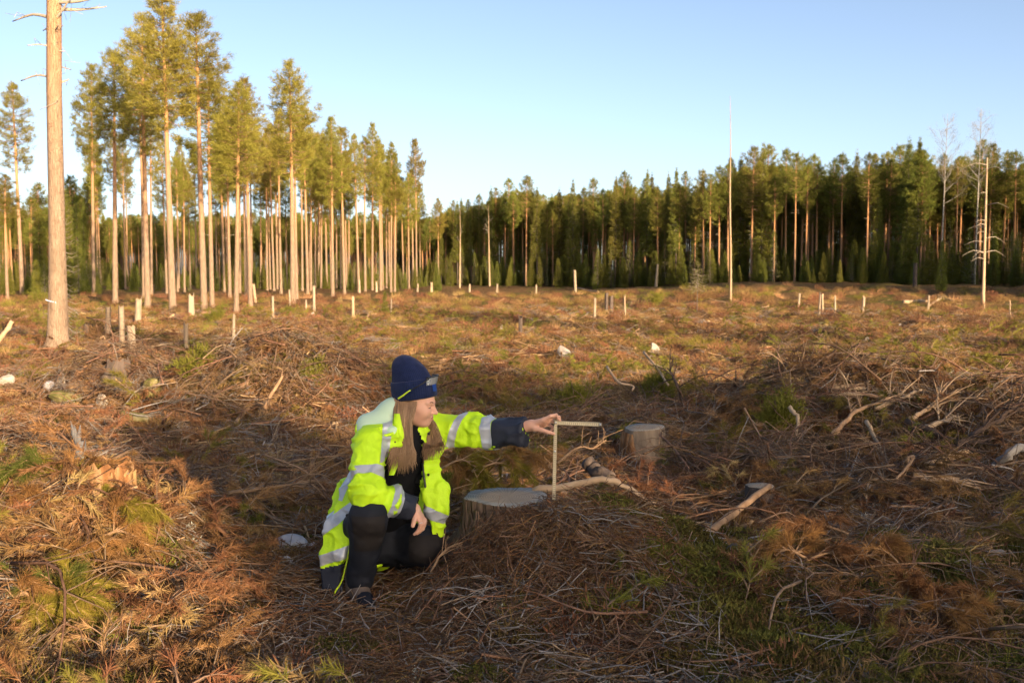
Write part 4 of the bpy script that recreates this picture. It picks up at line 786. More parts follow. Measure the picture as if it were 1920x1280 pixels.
def p_bough(seed, l, r, mats, twigs=9, need=0):
    rng = np.random.default_rng(seed); mb = MB(); line = spline([[-l / 2, 0, .02], [-l * .2, rng.normal(0, .1 * l), .06 + .12 * l * rng.uniform()], [l * .2, rng.normal(0, .1 * l), .05 + .10 * l * rng.uniform()], [l / 2, rng.normal(0, .15 * l), .03]], 10)
    mb.tube(line, np.linspace(r, r * .3, 10), 5, 0)
    for k in range(twigs):
        i = rng.integers(1, 9); d = unit(line[i] - line[i - 1] + 0) + rng.normal(0, .6, 3); d = unit(d); q = l * rng.uniform(.12, .38)
        mb.tube([line[i], line[i] + d * q * .5 + rng.normal(0, .03 * l, 3), line[i] + d * q], [r * .4, r * .3, r * .1], 3, int(rng.integers(0, len(mats))), cap=False)
    return mb.mesh('bough', [MAT[m] for m in mats])
def view_points(n, r0, r1, rng, ang=32., power=0.):
    """random ground points in the part of the clearing in and just around view; constant density per unit ln(r) when power = 0"""
    u = rng.uniform(0, 1, n); r = r0 * (r1 / r0) ** u if power == 0 else (r0 ** power + u * (r1 ** power - r0 ** power)) ** (1 / power)
    a = np.radians(rng.uniform(-ang, ang, n)); return r * np.sin(a), r * np.cos(a), r
STUMPC = P(951, 930, 4.86)
def keep(x, y):
    """leave the stump, the person's feet and the standing line of the ruler free"""
    k = ((x - STUMPC.x) ** 2 + (y - STUMPC.y) ** 2 > .27 ** 2)
    k &= ~((x > -1.08) & (x < -.22) & (y > 3.6) & (y < 5.2))
    k &= ~((x > -.35) & (x < .95) & (y > 4.1) & (y < 5.25))
    k &= ~((x > -1.35) & (x < -.9) & (y > 4.35) & (y < 5.1))
    k &= ((x - 1.12) ** 2 + ((y - 8.0) / 2.) ** 2 > .24 ** 2)
    return k
def lay(name, protos, x, y, rng, smin, smax, label, cat, weights=None, lift=0., tilt=.18, grow=.0, everywhere=False):
    k = keep(x, y) | (everywhere & ((x - STUMPC.x) ** 2 + (y - STUMPC.y) ** 2 > .30 ** 2) & (((x - .2) / .17) ** 2 + ((y - 4.66) / .22) ** 2 > 1)); x = x[k]; y = y[k]; n = len(x); r = np.hypot(x, y); z = H(x, y)
    rot = np.stack([rng.normal(0, tilt, n), rng.normal(0, tilt, n), rng.uniform(0, 6.28, n)], 1)
    # follow the slope
    e = .08; gx = (H(x + e, y) - H(x - e, y)) / (2 * e); gy = (H(x, y + e) - H(x, y - e)) / (2 * e)
    ca, sa = np.cos(rot[:, 2]), np.sin(rot[:, 2]); rot[:, 1] -= np.arctan(gx * ca + gy * sa) * .7; rot[:, 0] += np.arctan(-gx * sa + gy * ca) * .7
    scl = rng.uniform(smin, smax, n) * (1 + grow * np.clip((r - 8) / 30, 0, 2.5)); idx = rng.choice(len(protos), n, p=weights)
    return scatter(name, protos, np.stack([x, y, z + lift], 1), rot, scl, idx, label, cat)
def zone_moss(x, y):
    m = sstep(.5, 1.0, x) * (1 - sstep(5.1, 5.9, y + .25 * x * .3)) + .8 * np.exp(-((x - .72) / .25) ** 2 - ((y - 4.95) / .2) ** 2)
    return np.clip(m * sstep(.40, .58, fbm(x / .6, y / .5, 61, 3)), 0, 1)
def zone_rust(x, y): return np.clip(np.exp(-((x - .25) / .55) ** 2 - ((y - 4.55) / .28) ** 2) + 1.1 * np.exp(-((x + 1.9) / .75) ** 2 - ((y - 4.7) / .7) ** 2) + .9 * sstep(.48, .62, fbm(x / 1.1, y / .8, 71, 2)) * sstep(5.2, 6.5, y), 0, 1)
def zone_olive(x, y): return sstep(.47, .58, fbm(x / 2.6, y / 2.2, 81, 3)) * sstep(6.5, 9, y)
def pick(x, y, f, rng): k = rng.uniform(0, 1, len(x)) < f; return x[k], y[k]
def litter():
    rng = np.random.default_rng(99)
    tw = [p_twigs(1, 120, .04, .20, .0024, ['twig_a', 'twig_a', 'twig_b', 'rust'], .2, .22), p_twigs(2, 95, .05, .26, .0027, ['twig_a', 'twig_b', 'twig_c', 'rust'], .22, .24), p_twigs(3, 130, .03, .16, .0021, ['twig_a', 'rust', 'rust'], .25, .2), p_twigs(4, 80, .06, .34, .0030, ['twig_b', 'twig_c', 'twig_a'], .25, .26), p_twigs(5, 95, .05, .24, .0023, ['twig_b', 'straw', 'rust'], .3, .22)]
    x, y, r = view_points(4300, 3.1, 70, rng)
    lay('twig_litter', tw, x, y, rng, .75, 1.3, 'tangle of thin broken twigs strewn over the whole clearing', 'twigs', [.22, .24, .2, .20, .14], grow=.6, tilt=.1, everywhere=True)
    du = [p_twigs(40 + i, 230, .015, .07, .0012, ['rust', 'twig_a', 'twig_b'], .35, .2) for i in range(3)]
    x, y, r = view_points(2300, 3.1, 10, rng); lay('needle_litter', du, x, y, rng, .8, 1.4, 'loose brown needles and crumbs of bark on the ground', 'needles', tilt=.08, everywhere=True)
    rs = [p_spray(11, .34, ['rust', 'twig_a']), p_spray(12, .26, ['rust', 'twig_a'], sub=3), p_spray(13, .42, ['rust', 'twig_b'], sub=6), p_spray(14, .3, ['straw', 'twig_b'], sub=4)]
    x, y, r = view_points(14000, 3.1, 60, rng); x, y = pick(x, y, (.05 + .42 * zone_rust(x, y)) * np.where((x > -.35) & (x < 1.2) & (y < 5.4), .10, 1), rng)
    lay('dead_sprays', rs, x, y, rng, .7, 1.4, 'rust-brown withered pine shoots lying in drifts', 'pine shoots', [.27, .27, .28, .18], lift=.01, tilt=.25, grow=.5)
    gs = [p_spray(21, .36, ['needle_green', 'twig_b'], .06, 200), p_spray(22, .28, ['needle_green', 'twig_b'], .06, 200, sub=3)]
    x, y, r = view_points(9000, 3.1, 60, rng); x, y = pick(x, y, (.01 + .12 * sstep(.55, .66, fbm(x / 1.3, y / 1.0, 91, 2))) * np.where(y < 6, .35, 1) + .5 * zone_olive(x, y), rng)
    lay('green_sprays', gs, x, y, rng, .7, 1.3, 'green and yellowing pine shoots scattered among the slash', 'pine shoots', lift=.02, tilt=.4, grow=.7)
    ms = [p_moss(31, 1500, .2, .06), p_moss(32, 1100, .16, .08), p_moss(33, 1500, .22, .04)]
    x, y, r = view_points(4600, 3.1, 7, rng); x, y = pick(x, y, .9 * zone_moss(x, y) + .02, rng); lay('moss', ms, x, y, rng, .6, 1.3, 'low olive moss cushions over the ground at the right', 'moss', tilt=.1, everywhere=True)
    gt = [p_tuft(51, 110, .15, .11, .0019, 'straw', .9), p_tuft(52, 120, .11, .12, .0018, 'heather', .7, 1), p_tuft(53, 110, .15, .12, .002, 'needle_green', .8)]
    x, y, r = view_points(14000, 3.6, 110, rng); f = .05 + .27 * sstep(7, 10, y) + .5 * zone_olive(x, y) + .08 * zone_moss(x, y); x, y = pick(x, y, f, rng)
    lay('dry_grass', gt, x, y, rng, .6, 1.3, 'tufts of dry grass and heather between the slash', 'grass', [.22, .53, .25], grow=1.1)
    li = [p_moss(61, 90, .05, .03, 'lichen'), p_moss(62, 60, .035, .02, 'lichen')]
    x, y, r = view_points(1500, 3.1, 8, rng); lay('lichen', li, x, y, rng, .5, 1.1, 'small pale grey-green lichen flecks on the ground', 'lichen', lift=.015)
    ch = [p_chips(71, 7, .026, ['chip', 'chip_dark', 'twig_b']), p_chips(72, 5, .034, ['chip', 'chip', 'twig_c']), p_chips(73, 9, .02, ['chip_dark', 'twig_a', 'chip'])]
    x, y, r = view_points(3800, 3.2, 70, rng); lay('wood_chips', ch, x, y, rng, .6, 1.4, 'pale wood chips and torn bark flakes', 'wood chips', grow=1.6, lift=.015)
    bo = [p_bough(81, 1.0, .008, ['twig_b', 'twig_c'], 16), p_bough(82, 1.2, .009, ['twig_a', 'twig_b'], 20), p_bough(83, .8, .007, ['twig_c', 'twig_b'], 14), p_bough(84, .9, .008, ['twig_b', 'twig_b'], 12), p_bough(85, .9, .008, ['twig_a', 'rust'], 22)]
    x, y, r = view_points(3600, 3.6, 75, rng); f = np.where(y < 6, .22, .55); x, y = pick(x, y, f, rng)
    lay('slash_boughs', bo, x, y, rng, .3, .95, 'bare broken boughs left lying as logging slash all over the clearing', 'boughs', lift=.02, tilt=.16, grow=.12)
    fr = [p_twigs(90, 3, .15, .5, .011, ['twig_a', 'twig_b', 'chip'], .12, .2, .05), p_twigs(91, 2, .2, .7, .015, ['twig_b', 'chip_dark'], .1, .2, .05), p_twigs(92, 5, .08, .3, .008, ['chip', 'twig_c', 'chip_dark'], .15, .2, .05)]
    x, y, r = view_points(3300, 3.3, 80, rng); x, y = pick(x, y, np.where(y < 4.6, .08, np.where(y < 6, .4, .9)), rng); lay('broken_branch_wood', fr, x, y, rng, .6, 1.3, 'short thick broken branch pieces lying among the twigs', 'branch wood', lift=.03, tilt=.15, grow=.7)
    # heaps of brush
    HP = [(3.2, 9.5, 1.4, .9, 320), (4.6, 8.6, 1.1, 1.0, 280), (-2.6, 11.4, 1.2, .9, 300), (-4.75, 12, 1.0, .8, 160), (1.2, 9.3, 1.0, .7, 120), (2.3, 7.6, 1.0, .7, 130), (3.0, 6.8, .9, .4, 90), (-2.4, 6.3, 1.2, .4, 70), (-4.5, 8.2, 1.6, .6, 110), (8.3, 12.6, 1.4, 1., 150)]
    X = []; Y = []
    for (a, b, sx, sy, n) in HP: X.append(rng.normal(a, sx * .6, n)); Y.append(rng.normal(b, sy * .6, n))
    x = np.concatenate(X); y = np.concatenate(Y); k = y > 5.6; x = x[k]; y = y[k]
    lay('brush_heaps', bo + tw[3:5] + rs[2:4] + gs[:1], x, y, rng, .45, 1.1, 'heaped brushwood with rust-brown and some green shoots', 'brushwood', [.13, .13, .11, .12, .13, .08, .08, .09, .09, .04], lift=.09, tilt=.3)
litter()
# low scrub of young green plants, one by one, where they stand out
MAT['scrub'] = M('scrub', [(.12, .13, .02), (.24, .22, .04)], 6, trans=.35, rnd=.15)
def scrub(u, v, w, h, label, seed, mat='scrub'):
    b = G(u, v); k = b.y / FPX; rng = np.random.default_rng(seed); root = empty('pine_scrub', b); R_, H_ = w * k / 2, h * k; sb = MB(); C = []; A = []
    for q in range(16):
        a = rng.uniform(0, 6.28); e = np.array([math.cos(a) * R_ * rng.uniform(.2, 1), math.sin(a) * R_ * rng.uniform(.2, .9), H_ * rng.uniform(.35, 1)]); pts = spline([[0, 0, -.05], e * [.5, .5, .65], e], 6); sb.tube(pts, np.linspace(.012, .004, 6), 4, cap=False)
        s = rng.uniform(.3, 1, 14); i = (s * 4.99).astype(int); C.append(pts[i] + rng.normal(0, .035 + .08 * H_, (14, 3))); A.append(np.tile(unit(e + [0, 0, .3 * H_]), (14, 1)))
    obj('stems', sb.mesh('scrub_stems', MAT['twig_b']), root); cb = MB(); tufts(cb, np.concatenate(C), np.concatenate(A), 18, .05 + .13 * H_, .0035 + .004 * H_, rng); obj('crown', cb.mesh('scrub_crown', MAT[mat], False), root)
    tag(root, label, 'scrub')
for i, a in enumerate([(372, 720, 90, 62, 'yellow-green pine scrub left of the brush pile'), (400, 705, 60, 40, 'smaller green scrub above the yellow-green one'), (1460, 826, 75, 80, 'drooping green pine tuft in the right brush heap'), (1075, 770, 60, 45, 'yellow-green shoots in the brush behind the ruler'), (1240, 760, 70, 60, 'straw-green bushy shoots above the upright pale stump'), (585, 712, 34, 26, 'small green tuft on the pile left of the hat'), (1640, 690, 60, 34, 'green scrub in the middle of the right field'), (1230, 575, 60, 30, 'low green scrub near the charred double stump'), (405, 600, 60, 24, 'green scrub at the foot of the sunlit pines'), (850, 945, 40, 45, 'fresh green shoots beside the stump behind the jacket'), (540, 592, 40, 18, 'bright scrub right of the thin post before the stand'), (1815, 745, 44, 34, 'yellow-green shoots near the right border'), (75, 570, 110, 24, 'low green scrub left of the thick pine')]): scrub(*a, seed=500 + i)
# cut pine boughs with long needles heaped in the near left and right corners
MAT['bough_green'] = M('bough_green', [(.13, .12, .018), (.30, .24, .04)], 12, trans=.3)
MAT['bough_rust'] = M('bough_rust', [(.21, .105, .035), (.36, .20, .075)], 12, trans=.3)
MAT['bough_dark'] = M('bough_dark', [(.06, .08, .015), (.13, .14, .03)], 12, trans=.3)
MAT['bough_red'] = M('bough_red', [(.15, .07, .032), (.27, .135, .06)], 12, trans=.25)
def needle_bough(label, pts, mat, shoots=9, nl=.07, sl=.16, seed=0):
    rng = np.random.default_rng(seed); w = [P(*p) for p in pts]; o0 = w[0]; root = empty('pine_bough', o0); line = spline([tuple(q - o0) for q in w], 10); sb = MB(); sb.tube(line, np.linspace(.008, .003, 10), 6); nb = MB(); segs = [line[4:]]
    for q in range(shoots):
        i = int(rng.integers(2, 10)); t = unit(line[min(i, 9)] - line[i - 1]); d = unit(t * .8 + rng.normal(0, .5, 3) * [1, 1, .5]); l = sl * rng.uniform(.6, 1.2); s = spline([line[i], line[i] + d * l * .5 + [0, 0, .015], line[i] + d * l - [0, 0, .25 * l]], 6); sb.tube(s, np.linspace(.004, .002, 6), 4, cap=False); segs.append(s)
    for s in segs:
        n = 190; t = rng.uniform(.15, 1, n) * (len(s) - 1.001); i = t.astype(int); f = (t - i)[:, None]; p = s[i] * (1 - f) + s[i + 1] * f; ax = unit(s[i + 1] - s[i]); d = unit(ax * 1.0 + rng.normal(0, .42, (n, 3)) + [0, 0, -.22]); sd = unit(np.cross(d, rng.normal(0, 1, (n, 3)))) * .0014
        nb.tris(p - sd, p + sd, p + d * nl * rng.uniform(.7, 1.15, (n, 1)), 0)
    obj('stem', sb.mesh('bough_stem', MAT['tan_bark']), root); obj('needles', nb.mesh('bough_needles', MAT[mat], False), root); tag(root, label, 'pine bough', 'cut pine boughs in the near corners')
def boughs():
    rng = np.random.default_rng(17)
    def fan(name, box, Dr, n, mats, words, seed):
        us = np.sort(rng.uniform(box[0], box[1], n)); cnt = {}
        for i in range(n):
            u = us[i]; v = rng.uniform(box[2], box[3]); D = float(np.interp(v, [900, 1280], Dr)) + rng.uniform(-.1, .1); du = rng.uniform(40, 110) * rng.choice([-1, 1], p=[.3, .7]); dv = rng.uniform(-25, 45)
            g0 = P(u, v, D); zz = max(0, Hf(g0.x, g0.y) - g0.z); m = mats[i % len(mats)]
            up = zz * FPX / D + 14; word = {'bough_green': 'yellow-green', 'bough_rust': 'golden brown', 'bough_dark': 'dark green', 'bough_red': 'rusty red'}[m]
            cnt[m] = cnt.get(m, 0) + 1; needle_bough(f'{ORD[cnt[m] - 1]} {word} cut pine bough from the left, {words[0]}', [(u, v - up, D), (u + du * .5, v - up - 16, D - .02), (u + du, v - up + dv, D - .04)], m, 9, .075, .16, seed + i)
    fan('a', (-10, 190, 915, 1000), (5.15, 4.0), 14, ['bough_rust', 'bough_green', 'bough_dark'], ['heaped above the torn stump', 'hanging over the left border', 'draped on top of the left mound', 'beside the straight pale stick'], 600)
    fan('b', (-10, 200, 1040, 1290), (5.1, 3.85), 16, ['bough_green', 'bough_rust', 'bough_green', 'bough_dark'], ['in the lower left corner', 'under the bare grey twig fork', 'low at the left border'], 640)
    fan('c', (1500, 1910, 1130, 1290), (5.1, 3.95), 12, ['bough_red', 'bough_red', 'bough_rust'], ['in the lower right corner', 'at the bottom edge right'], 680)
    fan('d', (1420, 1640, 1010, 1090), (5.2, 4.0), 6, ['bough_rust', 'bough_red'], ['behind the lower right moss'], 700)
    fan('e', (760, 1000, 870, 905), (5.7, 5.3), 7, ['bough_rust', 'bough_green'], ['behind the stump and the jacket'], 720)
boughs()
# ------------------------------------------------------------------ the kneeling person
def sdf_mesh(fn, lo, hi, h, mat, name, bs=12):
    """surface of fn(points) = 0 as quads, evaluated only in blocks near the surface"""
    lo = np.asarray(lo, float); hi = np.asarray(hi, float); nb = np.ceil((hi - lo) / (h * bs)).astype(int)
    g = np.stack(np.meshgrid(*[np.arange(k) for k in nb], indexing='ij'), -1).reshape(-1, 3)
    c = lo + (g + .5) * bs * h; d = fn(c); g = g[np.abs(d) < bs * h * .9 * 1.25 + .01]
    loc = np.stack(np.meshgrid(*[np.arange(bs + 1)] * 3, indexing='ij'), -1)
    big = np.array(nb) * bs + 8; key = lambda ijk: ((ijk[..., 0] + 2) * big[1] + ijk[..., 1] + 2) * big[2] + ijk[..., 2] + 2
    VK = []; VP = []; Q = []
    for blk in g:
        o = blk * bs; D = fn((lo + (o + loc) * h).reshape(-1, 3)).reshape(bs + 1, bs + 1, bs + 1); S = D < 0
        if S.all() or not S.any(): continue
        cs = [S[i:i + bs, j:j + bs, k:k + bs] for i in (0, 1) for j in (0, 1) for k in (0, 1)]; act = np.any(cs, 0) & ~np.all(cs, 0)
        idx = np.argwhere(act); acc = np.zeros((len(idx), 3)); cnt = np.zeros(len(idx))
        for ax in range(3):
            for a in (0, 1):
                for b in (0, 1):
                    e0 = np.zeros(3, int); oth = [q for q in range(3) if q != ax]; e0[oth[0]] = a; e0[oth[1]] = b; e1 = e0.copy(); e1[ax] = 1
                    d0 = D[tuple((idx + e0).T)]; d1 = D[tuple((idx + e1).T)]; m = (d0 < 0) != (d1 < 0); t = np.where(m, d0 / np.where(m, d0 - d1, 1), 0)
                    p = idx + e0; p = p.astype(float); p[:, ax] += t; acc += p * m[:, None]; cnt += m
        VK.append(key(o + idx)); VP.append(lo + (o + acc / cnt[:, None]) * h)
        for ax in range(3):
            sl0 = [slice(0, bs)] * 3; sl1 = [slice(0, bs)] * 3; sl1[ax] = slice(1, bs + 1)
            a = S[tuple(sl0)]; b = S[tuple(sl1)]; e = np.argwhere(a != b); s = a[tuple(e.T)]; oth = [(ax + 1) % 3, (ax + 2) % 3]; quad = []
            for (p, q) in ((-1, -1), (0, -1), (0, 0), (-1, 0)):
                w = o + e; w = w.copy(); w[:, oth[0]] += p; w[:, oth[1]] += q; quad.append(key(w))
            quad = np.stack(quad, 1); quad[~s] = quad[~s][:, ::-1]; Q.append(quad)
    VK = np.concatenate(VK); VP = np.concatenate(VP); Q = np.concatenate(Q); o = np.argsort(VK); VK = VK[o]; VP = VP[o]
    F = np.searchsorted(VK, Q); F = np.clip(F, 0, len(VK) - 1); ok = (VK[F] == Q).all(1); mb = MB(); mb.add(VP, F[ok]); return mb.mesh(name, mat)
def V3(p): return np.array(tuple(p), float)
def cone(p, a, b, ra, rb):
    a = V3(a); b = V3(b); ba = b - a; t = np.clip((p - a) @ ba / (ba @ ba), 0, 1); return np.linalg.norm(p - a - t[:, None] * ba, axis=1) - (ra + (rb - ra) * t)
def ell(p, c, r, M3=None):
    q = p - V3(c); q = q @ M3 if M3 is not None else q; r = np.asarray(r, float); k = np.linalg.norm(q / r, axis=1); k2 = np.linalg.norm(q / (r * r), axis=1); return k * (k - 1) / (k2 + 1e-9)
def box(p, c, b, M3, r):
    q = np.abs((p - V3(c)) @ M3) - (np.asarray(b) - r); return np.linalg.norm(np.maximum(q, 0), axis=1) + np.minimum(q.max(1), 0) - r
def smin(a, b, k): h = np.clip(.5 + .5 * (b - a) / k, 0, 1); return b + (a - b) * h - k * h * (1 - h)
def smax(a, b, k): return -smin(-a, -b, k)
def frame(f, up=(0, 0, 1)):
    f = unit(V3(f)); l = unit(np.cross(V3(up), f)); u = np.cross(f, l); return np.stack([f, l, u], 1)   # columns forward, left, up
MAT['hivis'] = M('hivis', [(.46, .74, .012), (.60, .90, .02)], 7, rough=.6, bump=.55, bscale=38, bdist=.012, spec=.3)
MAT['reflex'] = M('reflex', [(.40, .42, .46), (.50, .52, .56)], 30, rough=.38, spec=.5, metal=.25, bump=.15, bscale=260, bdist=.001)
MAT['hood'] = M('hood', [(.46, .62, .44), (.58, .74, .56)], 6, rough=.45, spec=.4)
MAT['navy'] = M('navy', [(.016, .019, .032), (.028, .032, .048)], 12, rough=.6, bump=.3, bscale=300, bdist=.0015, spec=.3)
MAT['trouser'] = M('trouser', [(.010, .012, .018), (.020, .022, .030)], 9, rough=.75, bump=.3, bscale=300, bdist=.0015)
MAT['knee_pad'] = M('knee_pad', [(.016, .014, .014), (.026, .022, .021)], 12, rough=.8, bump=.3, bscale=240, bdist=.002)
MAT['shirt'] = M('shirt', [(.006, .006, .008), (.011, .011, .013)], 12, rough=.9)
MAT['skin'] = M('skin', [(.62, .33, .225), (.70, .40, .285)], 14, rough=.5, spec=.35)
MAT['skin'].node_tree.nodes['Principled BSDF'].inputs['Subsurface Weight'].default_value = .12
MAT['skin'].node_tree.nodes['Principled BSDF'].inputs['Subsurface Radius'].default_value = (.012, .005, .003)
MAT['lip'] = M('lip', [(.52, .20, .17)], rough=.4)
MAT['brow'] = M('brow', [(.14, .085, .055)])
MAT['hair'] = M('hair', [(.19, .105, .052), (.38, .235, .125)], 26, rough=.42, spec=.45, stretch=(1, 1, .06), hue=0)
MAT['knit'] = M('knit', [(.008, .014, .050), (.013, .022, .072)], 40, rough=.95, bump=.5, bscale=160, bdist=.002, sheen=.1)
MAT['patch_blue'] = M('patch_blue', [(.012, .04, .20), (.02, .07, .30)], 60, rough=.6)
MAT['lime'] = M('lime', [(.50, .66, .03)], rough=.4, spec=.4)
MAT['black'] = M('black', [(.012, .012, .014)], rough=.4, spec=.4)
MAT['leather'] = M('leather', [(.08, .06, .05), (.17, .13, .105)], 16, rough=.65, bump=.4, bscale=90, bdist=.002)
MAT['sole'] = M('sole', [(.012, .014, .022)], rough=.7)
MAT['metal'] = M('metal', [(.6, .6, .6)], rough=.3, metal=1., spec=.5)
def ridge(p, f, seed): return np.maximum(0, 1 - 3.2 * np.abs(vn3(p * f, seed) - .5)) ** 2
def wr(p, amp, f, seed): return amp * (vn3(p * f, seed) - .5) * 2
class Kneeler: pass
K_ = Kneeler()
# joints
K_.shR, K_.elR, K_.cuR, K_.wrR = P(692, 832, 4.60), P(690, 926, 4.43), P(764, 950, 4.50), P(777, 955, 4.51)
K_.shL, K_.elL, K_.cuL, K_.wrL = P(812, 808, 4.93), P(898, 809, 4.84), P(978, 811, 4.755), P(996, 797, 4.745)
K_.chest, K_.waist, K_.hip = P(755, 858, 4.80), P(718, 940, 4.84), P(690, 1000, 4.86)
K_.knR, K_.foR = P(692, 968, 4.42), P(677, 1098, 4.56)
K_.knL, K_.hpL, K_.ftL = P(795, 1024, 4.70), P(735, 1000, 4.95), P(700, 1050, 5.1)
K_.head = P(779, 752, 4.76)
FACE = V3((.72, -.69, 0))                      # the way the chest points
def torso(p):
    d = cone(p, K_.chest, K_.waist, .135, .150); d = smin(d, cone(p, K_.waist, K_.hip, .150, .165), .08)
    d = smin(d, cone(p, P(722, 826, 4.69), P(798, 818, 4.90), .085, .082), .10); return smin(d, cone(p, P(757, 805, 4.80), P(762, 790, 4.80), .085, .068), .06)
def sleeveR(p): return smax(smin(cone(p, K_.shR, K_.elR, .086, .074), cone(p, K_.elR, K_.cuR, .075, .058), .03), (p - V3(K_.cuR)) @ unit(V3(K_.cuR) - V3(K_.elR)) - .012, .004)
def sleeveL(p): return smax(smin(cone(p, K_.shL, K_.elL, .082, .068), cone(p, K_.elL, K_.cuL, .068, .059), .03), (p - V3(K_.cuL)) @ unit(V3(K_.cuL) - V3(K_.elL)) - .004, .004)
TF = frame(FACE)
def hang(p, pts, w, t, nrm):
    """a hanging panel: widths w along pts, half thickness t, facing nrm"""
    d = None
    for i in range(len(pts) - 1):
        a = V3(pts[i]); b = V3(pts[i + 1]); ax = unit(b - a); n = unit(V3(nrm) - ax * (V3(nrm) @ ax)); s = np.cross(ax, n); q = p - a; L_ = np.linalg.norm(b - a); y = q @ ax
        k = np.clip(y / L_, 0, 1); ww = w[i] + (w[i + 1] - w[i]) * k; dx = np.abs(q @ s) - ww; dz = np.abs(q @ n) - t; dy = np.maximum(-y, y - L_) - .004
        e = np.stack([dx, dz, dy], 1); dd = np.linalg.norm(np.maximum(e, 0), axis=1) + np.minimum(e.max(1), 0) - .006; d = dd if d is None else smin(d, dd, .02)
    return d
PANR = [P(672, 930, 4.66), P(642, 985, 4.60), P(626, 1040, 4.58), P(622, 1118, 4.60)]; PANR_W = [.085, .078, .058, .040]
PANL = [P(806, 862, 4.72), P(813, 915, 4.68), P(817, 960, 4.67), P(822, 1000, 4.68)]; PANL_W = [.040, .042, .032, .008]
def panels(p):
    a = hang(p, PANR, PANR_W, .011, (-.55, -.83, .1)); b = hang(p, PANL, PANL_W, .009, (.25, -.96, .05)); return a, b
def opening(p):
    d = cone(p, P(778, 796, 4.66), P(766, 882, 4.655), .048, .100); d = smin(d, cone(p, P(766, 882, 4.655), P(766, 955, 4.63), .100, .135), .03); return smin(d, cone(p, P(766, 955, 4.63), P(762, 1060, 4.62), .135, .20), .03)
def jacket_sdf(p):
    d = torso(p) - .016
    back = cone(p, P(690, 945, 4.86), P(650, 1015, 4.80), .165, .105); d = smin(d, back, .06)
    a, b = panels(p); d = smin(d, a, .035)
    d = smax(d, -opening(p), .012)
    d = smin(d, b, .012); d = smin(d, sleeveR(p), .028); d = smin(d, sleeveL(p), .028)
    d = d + wr(p, .006, 10, 5) - .023 * ridge(p * np.array([1, 1, .8]) + .10 * vn3(p * 6, 2)[:, None], 7.5, 15) - .012 * ridge(p * np.array([1, 1, 1.5]), 15, 16) + .009
    return d
def sleeve_folds(p, a, b, amp, n, seed):
    a = V3(a); b = V3(b); t = (p - a) @ unit(b - a); return amp * np.sin(t * n + 2.5 * vn3(p * 9, seed))
def jacket_all(p):
    d = jacket_sdf(p); m = np.exp(-((p - V3(K_.elL)) ** 2).sum(1) / .012); d = d + m * sleeve_folds(p, K_.shL, K_.cuL, .006, 95, 3)
    m = np.exp(-((p - V3(K_.elR)) ** 2).sum(1) / .010); return d + m * sleeve_folds(p, K_.elR, K_.cuR, .007, 90, 4)
def seg_t(p, a, b): a = V3(a); b = V3(b); return (p - a) @ (b - a) / ((b - a) @ (b - a))
